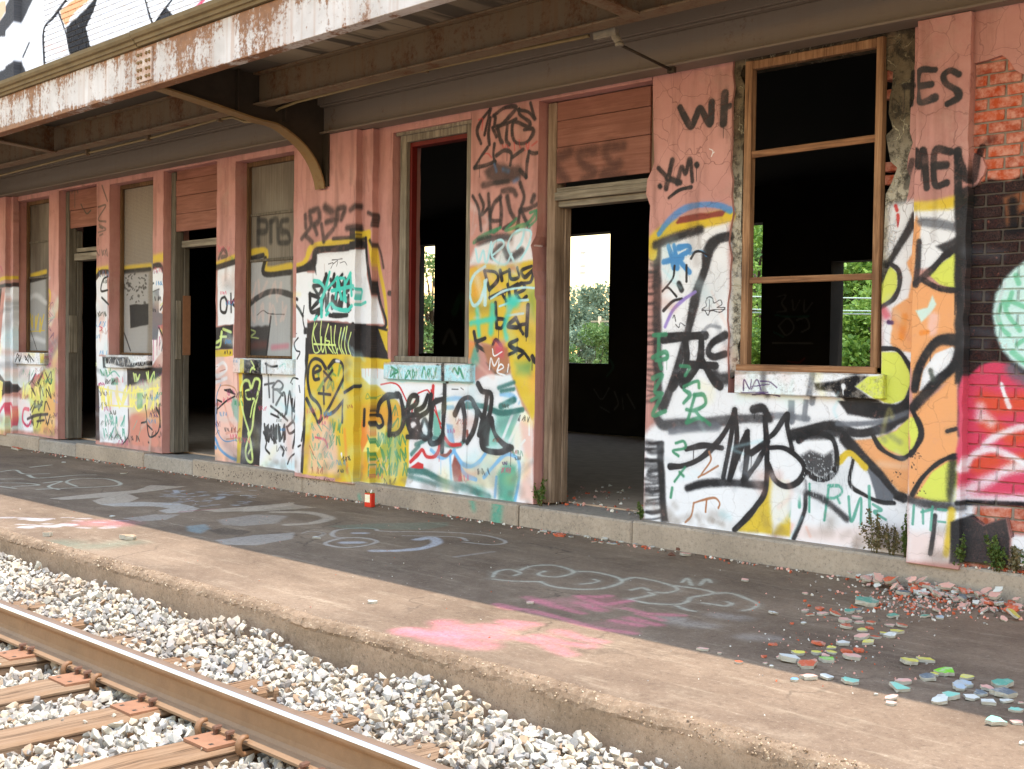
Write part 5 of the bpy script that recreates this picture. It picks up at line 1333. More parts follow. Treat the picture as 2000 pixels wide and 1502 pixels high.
# doorways
def doorway(key, wood, planks, ztop, header, trans=None):
    a, b = OX[key]
    j = MB(); j.box(a + .02, a + .11, YW + .085, YW + .20, ZL + .01, ZT + .03); j.box(b - .10, b - .01, YW + .12, YW + .28, ZL + .01, ZT + .03)
    j.box(a + .045, a + .122, YW + .201, YW + .27, ZL + .01, ztop - .02)
    o = part(j, 'doorway', [wood], None, .006)
    for i in range(len(planks) - 1):
        gap = .0025
        part(MB().box(a + .111, b - .09, YW + .10 + RNG.uniform(-.006, .006), YW + .13, planks[i] + gap, planks[i + 1] - gap, jit=.0015), 'plank', [M['plank']], o, .003)
    for (z0, z1, y0) in header:
        part(MB().box(a + .112, b - .09, y0, YW + .24, z0, z1), 'header', [M['wood_grey_x']], o, .004)
    for (z0, z1, y0) in (trans or ()):
        part(MB().box(a + .126, b - .10, y0, YW + .30, z0, z1), 'transom_bar', [M['wood_grey_x']], o, .004)
    return o
d1 = doorway('D1', M['wood_brown'], [2.735, 3.02, 3.23, 3.38], 2.6, [(2.665, 2.70, YW + .10), (2.60, 2.662, YW + .075), (2.55, 2.598, YW + .12)])
d2 = doorway('D2', M['wood_green'], [2.70, 2.90, 3.10, 3.28, 3.40], 2.62, [], [(2.525, 2.60, YW + .16)])
d3 = doorway('D3', M['wood_green'], [2.90, 3.13, 3.38], 2.90, [], [(2.60, 2.65, YW + .18), (2.49, 2.58, YW + .15)])
a, b = OX['D2']
part(MB().box(a + .111, a + .125, YW + .10, YW + .165, 1.25, 1.92), 'strike_board', [M['wood_grey']], d2, .003)
part(MB().box(a + .126, a + .132, YW + .18, YW + .28, 1.30, 1.98), 'rusted_plate', [M['plate']], d2, .002)
a, b = OX['D3']
part(MB().box(a + .111, a + .128, YW + .09, YW + .20, 1.30, 1.78), 'strike_board', [M['wood_grey']], d3, .003)
# inside: floor, back wall with four openings, side walls, ceiling
YB = 14.0
part(MB().box(-22, 1.2, YW + .33, YB + .3, -.3, ZL + .005), 'inside_floor', [M['floor']])
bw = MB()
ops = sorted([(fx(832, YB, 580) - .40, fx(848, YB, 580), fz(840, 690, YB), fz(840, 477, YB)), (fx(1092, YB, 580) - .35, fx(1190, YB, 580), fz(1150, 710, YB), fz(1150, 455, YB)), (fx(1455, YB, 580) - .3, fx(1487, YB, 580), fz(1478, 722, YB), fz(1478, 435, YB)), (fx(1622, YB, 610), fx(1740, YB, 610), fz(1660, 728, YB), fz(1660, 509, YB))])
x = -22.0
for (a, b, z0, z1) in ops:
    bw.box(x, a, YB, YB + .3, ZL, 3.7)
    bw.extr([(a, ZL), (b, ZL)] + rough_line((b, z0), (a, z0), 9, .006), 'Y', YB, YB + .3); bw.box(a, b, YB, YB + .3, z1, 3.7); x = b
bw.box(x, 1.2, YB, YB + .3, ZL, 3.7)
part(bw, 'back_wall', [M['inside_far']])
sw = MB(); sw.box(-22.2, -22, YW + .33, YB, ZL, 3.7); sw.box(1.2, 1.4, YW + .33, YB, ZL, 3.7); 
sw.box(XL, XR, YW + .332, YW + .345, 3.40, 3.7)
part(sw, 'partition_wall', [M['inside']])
lin = MB()                       # skin coloured with the room's darkness on the inner face of the front wall
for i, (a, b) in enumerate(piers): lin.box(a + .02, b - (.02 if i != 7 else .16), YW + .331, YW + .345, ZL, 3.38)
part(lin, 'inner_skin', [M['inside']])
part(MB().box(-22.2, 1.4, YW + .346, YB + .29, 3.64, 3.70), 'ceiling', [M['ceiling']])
# upper storey
up = MB()
up.box(XL, fx(85, YW, 40), YW, YB + .3, 3.94, 8.6); up.box(fx(25, YW, 60), fx(41, YW, 60), YW - .10, YW + .02, 3.94, 8.6)
up.box(fx(26, YW, 60) - .35, fx(25, YW, 60), YW - .05, YW + .02, 3.94, 8.6)
up.box(fx(85, YW, 40), XR, YW + .012, YB + .3, 3.94, 8.6); up.box(XL, XR, YW + .05, YB + .31, 8.6, 8.7)
upw = part(up, 'upper_wall', [M['ustucco'], M['umortar']])
for poly in upw.data.polygons:
    c = poly.center
    if c[0] + 0 > fx(85, YW, 40) and abs(c[1] - YW - .012) < .01: poly.material_index = 1
ub = MB().box(-.097, .097, 0, .05, -.0285, .0285, jit=.002).mesh('brick', M['ubrick'], .003)
rest = MB(); z, row, nb = 3.98, 0, 0
while z < 7.0:
    x = fx(85, YW, 40) + (.1 if row % 2 else .0)
    while x < -6.2:
        d = np.array([x, YW, z - CAMZ]); dep = d @ CF; u, v = d @ CR / dep * FPX + 1000, d @ CD / dep * FPX + 751
        if u > -10 and v > -10 and v < 176 - .31 * u + 12 and nb < 300:
            o = put_brick(x, YW + RNG.uniform(-.002, .002), z, upw, ub); nb += 1
        else: rest.box(x - .097, x + .097, YW, YW + .05, z - .0285, z + .0285)
        x += .206
    z += .068; row += 1
tag(part(rest, 'brickwork', [M['ubrick']], upw), kind='stuff')
# ------------------------------------------------------------------ canopy over the platform
YF = 5.15
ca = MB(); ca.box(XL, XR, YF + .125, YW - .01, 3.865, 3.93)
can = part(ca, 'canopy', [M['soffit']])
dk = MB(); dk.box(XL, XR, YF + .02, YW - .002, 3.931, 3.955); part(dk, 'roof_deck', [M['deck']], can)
fa = MB()
fa.box(XL, XR, YF, YF + .014, 3.58, 3.93); fa.box(XL, XR, YF + .014, YF + .11, 3.58, 3.596); fa.box(XL, XR, YF + .014, YF + .11, 3.91, 3.929)
part(fa, 'fascia', [M['fascia']], can, .003)
cprof = [(5.17, 3.932), (5.125, 3.932), (5.118, 3.955), (5.10, 3.958), (5.094, 3.985), (5.07, 3.992), (5.055, 4.015), (5.05, 4.045), (5.17, 4.05)]
xc = fx(258, 5.08, 80)
for xa, xb, dz in ((XL, xc - .006, 0), (xc + .006, XR, .006)):
    part(MB().extr([(y, z_ + dz) for y, z_ in cprof], 'X', xa, xb), 'cornice', [M['cornice']], can)
def splice(xm):
    s_ = MB(); s_.box(xm - .125, xm + .125, YF - .014, YF - .001, 3.635, 3.905)
    for cx in (-.095, -.045, .045, .095):
        for r_ in range(4):
            zc = 3.672 + r_ * .064
            n = 8; ring = lambda rr, yy: [(xm + cx + rr * math.cos(2 * math.pi * k / n), yy, zc + rr * math.sin(2 * math.pi * k / n)) for k in range(n)]
            s_.add(ring(.017, YF - .014) + ring(.014, YF - .024) + ring(.007, YF - .030), [tuple(i + n * l for i in (k, (k + 1) % n, (k + 1) % n + n, k + n)) for l in (0, 1) for k in range(n)] + [tuple(range(2 * n, 3 * n))], 1, True)
    part(s_, 'splice_plate', [M['splice'], M['bracket']], can)
XB = -9.69
splice(XB + .0); splice(-17.6); splice(XB + 6.25)
for o_ in can.children:
    if o_.name.startswith('splice_plate'):
        for v_ in o_.data.vertices: v_.co.z += .0095 * (v_.co.x + 8)
def ibeam(y, z0, z1, hw, name, mat, bev=.003):
    b_ = MB(); b_.box(XL, XR, y - hw, y + hw, z0, z0 + .016); b_.box(XL, XR, y - hw, y + hw, z1 - .016, z1); b_.box(XL, XR, y - .008, y + .008, z0 + .016, z1 - .016)
    return part(b_, name, [mat], can, bev)
ibeam(6.27, 3.575, 3.864, .075, 'beam', M['beam'])
ch = MB(); ch.box(XL, XR, 6.985, 7.0, 3.43, 3.66); ch.box(XL, XR, 6.925, 7.118, 3.412, 3.429); ch.box(XL, XR, 6.925, 7.118, 3.661, 3.676); ch.box(XL, XR, 6.90, 7.118, 3.677, 3.864)
part(ch, 'wall_channel', [M['channel']], can, .003)
def arc_pts():
    return [(5.28, 3.588), (5.71, 3.53), (6.19, 3.455), (6.42, 3.435), (6.58, 3.37), (6.74, 3.27), (6.86, 3.14), (6.93, 3.00), (6.955, 2.90)]
for o_ in can.children:      # the old front edge is no longer quite level
    if o_.name.split('.')[0] in ('fascia', 'cornice'):
        for v_ in o_.data.vertices: v_.co.z += .0095 * (v_.co.x + 8)
def knee(xm):
    P = [tuple(q) for q in catmull(np.array(arc_pts()), 4)]
    w_ = MB().extr([(5.17, 3.86), (5.17, 3.59)] + P + [(6.975, 2.90), (6.975, 3.86)], 'X', xm - .008, xm + .008)
    w_.box(xm - .10, xm + .10, 6.955, 6.978, 2.92, 3.41)
    o = part(w_, 'bracket', [M['gusset']], can)
    f_ = MB(); n = len(P)
    N_ = []
    for i, p in enumerate(P):
        q0, q1 = P[max(i - 1, 0)], P[min(i + 1, n - 1)]; t_ = Vector((q1[0] - q0[0], q1[1] - q0[1])).normalized(); N_.append((t_.y, -t_.x))
    vs = []
    for p, nn in zip(P, N_):
        for dx, k in ((-.075, 0), (.075, 0), (.075, -.016), (-.075, -.016)): vs.append((xm + dx, p[0] - nn[0] * k, p[1] - nn[1] * k))
    fs = [(4 * i + k, 4 * i + (k + 1) % 4, 4 * i + 4 + (k + 1) % 4, 4 * i + 4 + k) for i in range(n - 1) for k in range(4)] + [(0, 1, 2, 3), tuple(4 * n - 4 + k for k in (3, 2, 1, 0))]
    f_.add(vs, fs); part(f_, 'flange', [M['bracket']], can)
    for yy in (6.02, 6.52):
        st_ = MB().box(xm - .06, xm + .06, yy - .008, yy + .008, 3.47 if yy > 6.2 else 3.5, 3.86); part(st_, 'stiffener', [M['gusset']], can)
knee(XB); knee(-17.6)
def joist(xm):
    j_ = MB().extr([(5.165, 3.86), (5.165, 3.66), (6.19, 3.58), (6.19, 3.86)], 'X', xm - .008, xm + .008)
    j_.extr([(5.165, 3.66), (5.165, 3.645), (6.19, 3.565), (6.19, 3.58)], 'X', xm - .065, xm + .065)
    part(j_, 'joist', [M['beam']], can)
joist(-13.75); joist(-5.25); joist(-1.0)
def pY(px, py, Y): return tuple(atY((px, py), Y))
c_ = [pY(2000, -125, 6.42), pY(1400, 12, 6.42), pY(1150, 70, 6.42), pY(1000, 101, 6.42), pY(800, 143, 6.42), pY(580, 199, 6.42), pY(545, 212, 6.44), pY(530, 222, 6.46), pY(520, 233, 6.46), pY(505, 237, 6.46), pY(478, 238, 6.46), pY(455, 229, 6.46), pY(425, 233, 6.46), pY(300, 268, 6.46), pY(150, 304, 6.46), pY(0, 343, 6.46), pY(-400, 440, 6.46)]
part(MB().tube(c_[2:], .013, 8), 'conduit', [M['conduit']], can)
for px_c, py_c in ((830, 137), (428, 234), (289, 271), (170, 300)):
    q_ = pY(px_c, py_c, 6.44); part(MB().box(q_[0] - .02, q_[0] + .02, 6.42, 6.47, q_[2] - .02, q_[2] + .05), 'conduit_clip', [M['beam']], can, .003)
ft = MB(); e0 = pY(1195, 62, 6.42); e1 = pY(1210, 84, 6.42)
ft.box(e0[0] - .14, e0[0] + .05, 6.39, 6.45, e0[2] - .035, e0[2] + .015, jit=.012); ft.tube([e0, e1], .028, 10); ft.tube([e1, (e1[0], e1[1], e1[2] - .02)], .032, 10)
part(ft, 'broken_lamp_fitting', [M['fitting']], can, .004)
part(MB().tube([pY(1212, 88, 6.45), pY(1312, 137, 6.97)], .010, 6).box(pY(1312, 137, 6.97)[0] - .03, pY(1312, 137, 6.97)[0] + .03, 6.955, 6.984, pY(1312, 137, 6.97)[2] - .02, pY(1312, 137, 6.97)[2] + .03), 'tie_rod', [M['gusset']], can)
# ------------------------------------------------------------------ track: rail, ties, plates, spikes, anchors, ballast
RY, TZ = 2.775, -.20
hp = [(-.070, 0), (-.070, .011), (-.024, .026), (-.012, .040), (-.009, .060), (-.009, .116), (-.014, .128), (-.033, .137), (-.036, .146), (-.0355, .158), (-.031, .166), (-.022, .1705), (-.008, .1725)]
hp = hp + [(-y, z_) for y, z_ in hp[::-1]]
def rail(yc, flip=1):
    n = len(hp); xs_ = [-34, XR + 2]
    v = [(x_, yc + flip * y, TZ + .014 + z_) for x_ in xs_ for y, z_ in hp]
    r_ = MB()
    for i in range(n):
        j = (i + 1) % n
        mi_ = 1 if i in (9, 10) else (2 if i in (11, 12, 13, 14) else 0)
        r_.add([v[i], v[j], v[n + j], v[n + i]], [(0, 1, 2, 3)], mi_, False)
    o = r_.build('rail', [M['rail'], M['polish'], M['railtop']])
    return o
bpy.context.view_layer.update()
r1 = tag(rail(RY), 'brown steel rail with shiny worn head beside the station platform', 'rail')
r2 = tag(rail(RY - 1.51, -1), 'second steel rail of the track, farther from the platform', 'rail')
ties_x = [-6.29 + .63 * k for k in range(-6, 7)]
tie_labels = {}
tm = MB().box(-.115, .115, -1.29, 1.29, -.17, 0)
tie_me = []
for k in range(4):
    b_ = MB(); nseg = 14
    ys_ = np.linspace(-1.29, 1.29, nseg)
    vs = []
    for y_ in ys_:
        j1, j2, j3 = (RNG.gauss(0, .004) for _ in range(3))
        vs += [(-.115 + j1, y_, -.17), (.115 + j2, y_, -.17), (.115 + j2, y_, -.012 + j3 * .5), (.10 + j2, y_, j3), (0, y_, .002 + j3), (-.10 + j1, y_, j3), (-.115 + j1, y_, -.012 + j3 * .5)]
    m7 = 7
    fs = [(i * m7 + c, i * m7 + (c + 1) % m7, (i + 1) * m7 + (c + 1) % m7, (i + 1) * m7 + c) for i in range(nseg - 1) for c in range(m7)] + [tuple(range(m7)), tuple((nseg - 1) * m7 + c for c in range(m7))[::-1]]
    tie_me.append(b_.add(vs, fs).mesh('railway_tie', M['tie']))
plate_b = MB().box(-.092, .092, -.205, .175, 0, .013)
for sx, sy in ((-.05, -.17), (.055, -.165)): plate_b.box(sx - .010, sx + .010, sy - .010, sy + .010, .0131, .0136, 1)
plate_me = plate_b.mesh('tie_plate', [M['plate'], M['gusset']], .002)
sp = MB()
sp.box(-.008, .008, -.008, .008, 0, .022); sp.add([(-.014, -.012, .022), (.014, -.012, .022), (.017, .016, .022), (-.017, .016, .022), (-.011, -.008, .034), (.011, -.008, .034), (.013, .026, .036), (-.013, .026, .036)], [(0, 1, 2, 3), (4, 5, 6, 7), (0, 1, 5, 4), (1, 2, 6, 5), (2, 3, 7, 6), (3, 0, 4, 7)])
spike_me = sp.mesh('spike', [M['spike']], .002)
an = MB().tube([(0, -.060, .032), (0, -.078, .034), (0, -.094, .026), (0, -.102, .006), (0, -.100, -.018), (0, -.084, -.034), (0, -.05, -.036), (0, .06, -.034)], [.009, .011, .012, .013, .013, .012, .011, .010], 8)
an.v = [(x_ * 1.35, y, z_) for x_, y, z_ in an.v]
anchor_me = an.mesh('rail_anchor', [M['anchor']])
vis = [i for i, x_ in enumerate(ties_x) if -8.2 < x_ < -4.2]
for i, x_ in enumerate(ties_x):
    o = link('railway_tie', tie_me[i % 4], None, (x_, 2.02, TZ))
    o.rotation_euler.z = RNG.gauss(0, .006)
    tag(o, 'x', 'railway tie', 'wooden ties under the rail')
    for yc, fl in ((RY, 1), (RY - 1.51, -1)):
        p = link('tie_plate', plate_me, o, (0, yc - 2.02, .001)); p.scale = (1, fl, 1)
        for sx, sy in ((-.048, -.083), (.050, -.083), (-.03, .083)):
            s_ = link('spike', spike_me, p, (sx, sy, .013)); s_.rotation_euler.z = 0 if sy < 0 else math.pi
    tie_labels[i] = o
for i, o in tie_labels.items():
    d = i - 6
    txt = {0: 'weathered tie at the left photo edge with two spikes and no anchors', 1: 'weathered tie with two rail anchors, second up from the bottom left', 2: 'long cracked tie in the lower-left corner with two spikes and no anchors',
           3: 'nearest orange tie at the bottom edge, its plate between two rail anchors'}.get(d)
    if txt is None: txt = {4: 'tie at the bottom edge showing only its end between rail and platform', -1: 'tie just left of the photo edge with one rail anchor, its far end showing', -2: 'second tie past the left photo edge, its far end half buried in ballast', -3: 'third tie past the left photo edge, its far end half buried', -4: 'fourth tie past the left photo edge, end buried in ballast'}.get(d, 'tie out of the picture beyond the photo edge')
    o['label'] = txt
for i, x_ in enumerate(ties_x):
    if (i - 6) % 2 == 1 or i == 5:
        for s_ in (-1, 1):
            if i == 5 and s_ == -1: continue
            a_ = link('rail_anchor', anchor_me, r1, (x_ + s_ * .155, RY, TZ + .014))
# ballast
rb = np.random.RandomState(5)
hulls = []
for k in range(22):
    bm = bmesh.new()
    sc = np.array([1, rb.uniform(.6, .95), rb.uniform(.45, .8)])
    pts_ = rb.randn(13, 3); pts_ /= np.linalg.norm(pts_, axis=1)[:, None]; pts_ = pts_ * rb.uniform(.75, 1.1, (13, 1)) * sc
    for q_ in pts_: bm.verts.new(q_)
    bmesh.ops.convex_hull(bm, input=bm.verts)
    for v_ in [v for v in bm.verts if not v.link_faces]: bm.verts.remove(v_)
    bmesh.ops.triangulate(bm, faces=bm.faces); bm.verts.index_update()
    hulls.append((np.array([v.co for v in bm.verts]), np.array([[v.index for v in f.verts] for f in bm.faces]))); bm.free()
def rot_batch(n, r, tilt=1.0):
    q_ = r.randn(n, 4); q_[:, 1:3] *= tilt; q_ /= np.linalg.norm(q_, axis=1)[:, None]
    w_, x_, y_, z_ = q_.T
    return np.stack([np.stack([1 - 2 * (y_ * y_ + z_ * z_), 2 * (x_ * y_ - w_ * z_), 2 * (x_ * z_ + w_ * y_)], -1), np.stack([2 * (x_ * y_ + w_ * z_), 1 - 2 * (x_ * x_ + z_ * z_), 2 * (y_ * z_ - w_ * x_)], -1), np.stack([2 * (x_ * z_ - w_ * y_), 2 * (y_ * z_ + w_ * x_), 1 - 2 * (x_ * x_ + y_ * y_)], -1)], 1)
def scatter(name, P, size, mat, r):
    V_, F_, base = [], [], 0
    which = r.randint(0, len(hulls), len(P))
    for k, (hv, hf) in enumerate(hulls):
        idx = np.where(which == k)[0]
        if len(idx) == 0: continue
        R_ = rot_batch(len(idx), r)
        vv = np.einsum('nij,vj->nvi', R_, hv) * size[idx][:, None, None] + P[idx][:, None, :]
        ff = hf[None] + (base + np.arange(len(idx)) * len(hv))[:, None, None]
        V_.append(vv.reshape(-1, 3)); F_.append(ff.reshape(-1, 3)); base += len(idx) * len(hv)
    return link(name, np_mesh(name, np.vstack(V_), np.vstack(F_), mat))
def bal(x0, x1, y0, y1, sp_, layers, smin, smax):
    out, siz = [], []
    for l in range(layers):
        gx, gy = np.meshgrid(np.arange(x0, x1, sp_), np.arange(y0, y1, sp_))
        P = np.stack([gx.ravel(), gy.ravel()], 1) + rb.uniform(-.6, .6, (gx.size, 2)) * sp_
        s_ = smin + (smax - smin) * rb.rand(len(P)) ** 2.2
        z_ = bed_h(P[:, 0], P[:, 1]) + l * .016 + rb.uniform(-.012, .012, len(P)) + .25 * s_
        tx = np.min(np.abs(P[:, 0:1] - np.array(ties_x)[None]), 1)
        on_tie = (tx < .13) & (P[:, 1] < 3.32) & (P[:, 1] > .72)
        strayed = on_tie & (rb.rand(len(P)) < .012)
        near_rail = np.abs(P[:, 1] - RY) < .11
        z_ = np.where(near_rail, np.minimum(z_, TZ - .03), z_)
        # heaped unevenly towards the platform
        z_ = z_ + np.clip((P[:, 1] - 3.3) / .4, 0, 1) * l * .012 * (1 + np.sin(P[:, 0] * 4.1))
        z_ = np.where(strayed, TZ + .006, z_); s_ = np.where(strayed, s_ * .45, s_)
        tall = (P[:, 1] > 3.745 - s_)
        ok = (~on_tie | strayed) & ~tall
        # ballast drifts over the far tie ends
        out.append(np.column_stack([P, z_])[ok]); siz.append(s_[ok])
    cover = []
    for t_ in ties_x:
        n_ = 34
        y_ = rb.uniform(2.95, 3.34, n_); x_ = t_ + rb.uniform(-.13, .13, n_)
        keep = rb.rand(n_) < np.clip((np.abs(x_ - t_) / .13) ** 1.5 * .8 + (y_ - 3.1) * 2.0, .05, .95)
        cover.append(np.column_stack([x_, y_, np.full(n_, TZ + .008)])[keep])
    cv_ = np.vstack(cover); out.append(cv_); siz.append(rb.uniform(.012, .026, len(cv_)))
    return np.vstack(out), np.concatenate(siz)
P_, s_ = bal(-11.5, -1.6, .9, 3.76, .047, 3, .016, .041)
tag(scatter('ballast', P_, s_, M['stone'], rb), kind='stuff')
P2, s2 = bal(-22, -11.5, .9, 3.76, .075, 2, .03, .05)
tag(scatter('ballast', P2, s2, M['stone'], rb), kind='stuff')

# ------------------------------------------------------------------ things lying on the platform
def chunk(cx, by, w, col, view, thick=None, lift=0., z0=0.0, tilt=.10, name=None, deep=.72, lean=(0, .16)):
    """broken piece: ragged outline, painted skin on top, crumbly plaster sides"""
    ox, oy, k = VIEWS[view]
    base = atZ((ox + cx / k, oy + by / k), z0)
    W_ = w / k / pxm(base)
    th = thick or min(.024, max(.008, W_ * .17)) * RNG.uniform(.8, 1.15)
    D_ = W_ * deep * RNG.uniform(.8, 1.1)
    n = RNG.choice((5, 6, 6, 7)); ph = RNG.uniform(0, 6.28)
    ring = []
    for i in range(n):
        a_ = ph + 2 * math.pi * (i + RNG.uniform(-.40, .40)) / n
        ring.append((math.cos(a_) * W_ / 2 * RNG.uniform(.62, 1.16), math.sin(a_) * D_ / 2 * RNG.uniform(.62, 1.16)))
    jag = []
    for i in range(n):
        (x0, y0), (x1, y1) = ring[i], ring[(i + 1) % n]
        jag += [(x0, y0), ((x0 + x1) / 2 + RNG.gauss(0, .035) * W_, (y0 + y1) / 2 + RNG.gauss(0, .035) * W_)]
    ring, n = jag, 2 * n
    vs = [(x_ * RNG.uniform(.92, 1.03), y_ * RNG.uniform(.92, 1.03), 0) for x_, y_ in ring] + [(x_ * RNG.uniform(.95, 1.05), y_ * RNG.uniform(.95, 1.05), th * RNG.uniform(.4, .75)) for x_, y_ in ring] + [(x_, y_, th + RNG.uniform(-.06, .06) * th) for x_, y_ in ring]
    mb = MB(); mb.add(vs, [tuple(range(n))[::-1]] + [(l * n + i, l * n + (i + 1) % n, (l + 1) * n + (i + 1) % n, (l + 1) * n + i) for l in (0, 1) for i in range(n)], 1)
    mb.f.append(list(range(2 * n, 3 * n))); mb.m.append(0); mb.sm.append(False)
    solid = col in 'ok' and RNG.random() < .5
    nm = name or ('brick_fragment' if col in 'okn' else 'plaster_fragment')
    fwd = Vector((CF[0], CF[1], 0)).normalized()
    c3 = Vector((base[0], base[1], z0)) + fwd * (D_ * .5)
    o = mb.build(nm, [M['f' + col], M['f' + col] if solid else M['plaster']])
    o.location = (c3.x, c3.y, z0 + lift + .001)
    lx = RNG.uniform(*lean)
    o.rotation_euler = (lx, RNG.gauss(0, tilt), math.atan2(CR[1], CR[0]) + RNG.gauss(0, .25))
    o.location.z += .42 * D_ * math.sin(lx) + .2 * W_ * abs(math.sin(o.rotation_euler.y))
    return o, W_
CNAME = dict(p='pink', o='brick-red', t='teal', m='mint', y='yellow', w='grey-white', g='bright green', b='blue', d='dark grey', l='pale blue', k='dark brown', n='tan')
LIST_A = '45,385,95,w 280,365,75,p 315,392,80,o 390,352,90,o 405,390,100,p 500,394,90,o 600,372,110,t 660,366,100,d 745,325,200,t 565,440,130,p 655,415,90,p 680,452,90,p 760,450,75,o 575,490,130,o 700,507,90,y 750,488,60,o 695,570,125,p 790,556,80,o 740,602,115,y 860,532,100,y 910,557,110,w 950,522,100,y 895,470,80,p 985,477,105,o 380,612,110,o 550,612,130,w 475,638,95,y 225,682,105,y 365,677,110,y 480,672,100,y 580,667,100,o 668,660,100,o 430,698,90,p 450,736,155,g 625,717,150,p 110,705,90,p 180,748,200,w 305,778,160,o 200,870,85,b 320,866,145,p 445,860,110,w 610,897,145,m 180,450,45,o 265,450,50,w 35,607,85,o 918,410,105,t 1155,402,85,t 1270,416,80,l 1065,757,155,y 1170,738,140,y 1325,837,190,g 1200,872,170,d 1240,832,100,y 975,952,155,m 1005,895,140,p 920,1010,110,p 910,1046,95,p 1455,917,185,l 1465,862,110,y 1610,942,110,p 1740,930,180,t 1415,942,150,l 1360,1012,165,m 1290,1042,165,w 1500,1012,130,w 1560,980,130,d 1635,1047,125,w 1760,997,210,d 1750,1032,110,w 1830,1097,130,m 1855,1035,60,p 1695,1207,180,m 1835,1187,105,p 1862,1332,60,w 790,968,30,w'
LIST_B = '730,178,100,p 820,187,80,p 880,172,120,p 985,177,120,o 905,88,40,o 970,112,70,w 1005,252,115,d 1100,247,80,w 1165,177,90,p 1145,237,80,o 1215,197,100,p 1280,192,80,o 1240,287,110,p 1250,242,60,w 1330,242,90,o 1420,232,80,p 1370,192,100,p 1490,217,110,p 1435,302,95,d 1540,262,70,p 1600,232,70,o 1640,202,105,p 1690,232,60,o 1680,272,90,p 1790,282,110,p 1820,232,90,p 1710,327,150,p 1700,352,90,w 1600,302,50,o 1530,332,60,w 1800,392,220,o 1810,432,130,y 1740,372,60,o 1840,342,60,p 1850,262,50,w 670,125,60,p 760,120,50,w 1060,150,60,p 1180,125,60,p 1310,160,60,o 1560,180,60,o 1750,160,70,o 1860,200,60,p 1580,210,60,w 1480,270,50,o 1350,280,50,w 950,140,60,p 850,130,60,w 1050,205,50,o 1640,330,40,o 1660,360,40,p'
LIST_C = 'L,250,1165,60,w L,330,1160,45,w L,375,1198,110,o L,460,1202,55,d L,520,1184,50,p L,580,1202,55,w L,640,1242,55,o L,730,1224,90,w L,700,1248,45,o L,760,1257,70,l L,800,1260,45,l L,850,1242,45,w L,905,1237,60,d L,965,1262,45,l L,1100,1284,50,w L,1365,1352,120,p L,1690,1387,65,k L,430,1170,50,p L,1040,1280,40,o N,940,1312,110,w J,365,1195,90,n J,990,1226,135,n J,870,1042,50,w J,490,618,40,w Q2,848,300,95,w Q3,135,302,78,p Q3,1395,648,100,p Q3,1660,740,70,o Q3,1845,697,60,o Q3,1850,742,45,p Q3,1705,140,85,p Q3,1515,668,35,p K,470,1215,80,w J,690,585,40,o J,120,520,90,o J,960,705,60,k K,940,945,50,p Q4,275,235,55,p Q4,515,105,40,w Q4,30,765,35,w'
frs = []
for e in LIST_A.split():
    x_, y_, w_, c_ = e.split(','); o, W_ = chunk(float(x_), float(y_), float(w_), c_, 'Q4', deep=.85); frs.append([o, c_, W_, 'A'])
pile = []
for e in LIST_B.split():
    x_, y_, w_, c_ = e.split(',')
    o, W_ = chunk(float(x_), float(y_), min(120, float(w_) * 1.1), c_, 'Q4', lift=RNG.uniform(.004, .03), tilt=.28, deep=.95, lean=(0, .5)); frs.append([o, c_, W_, 'B'])
for i in range(130):
    xq = RNG.uniform(700, 1880) if i % 3 else RNG.uniform(1050, 1880)
    p0 = atZ((1500 + xq / 3.736, 1150)); dl = abs(RNG.gauss(0, .16)) * (1 if xq > 1000 else .6)
    y_ = 6.955 - dl
    c_ = RNG.choice('pppoowp'); o, W_ = chunk(xq, 250, RNG.choice((26, 34, 45, 60, 80)), c_, 'Q4', lift=max(0, .042 - .18 * dl) * RNG.random() * (1 if xq > 1050 else .4), tilt=.3, deep=.9, lean=(.0, .55))
    t_ = (y_ / pray((1500 + xq / 3.736, 1150))[1]); o.location.x = pray((1500 + xq / 3.736, 1150))[0] * t_; o.location.y = y_ - .02
    frs.append([o, c_, W_, 'B'])
for fr in frs:
    if fr[3] == 'B' and fr[0].location.y > 6.90: fr[0].location.y = RNG.uniform(6.84, 6.93); fr[0].location.z += .02
for e in LIST_C.split():
    v_, x_, y_, w_, c_ = e.split(','); zz = ZL if v_ == 'N' else 0.0
    o, W_ = chunk(float(x_), float(y_), float(w_), c_, v_, z0=zz, thick=.03 if c_ == 'n' else None); frs.append([o, c_, W_, 'C'])
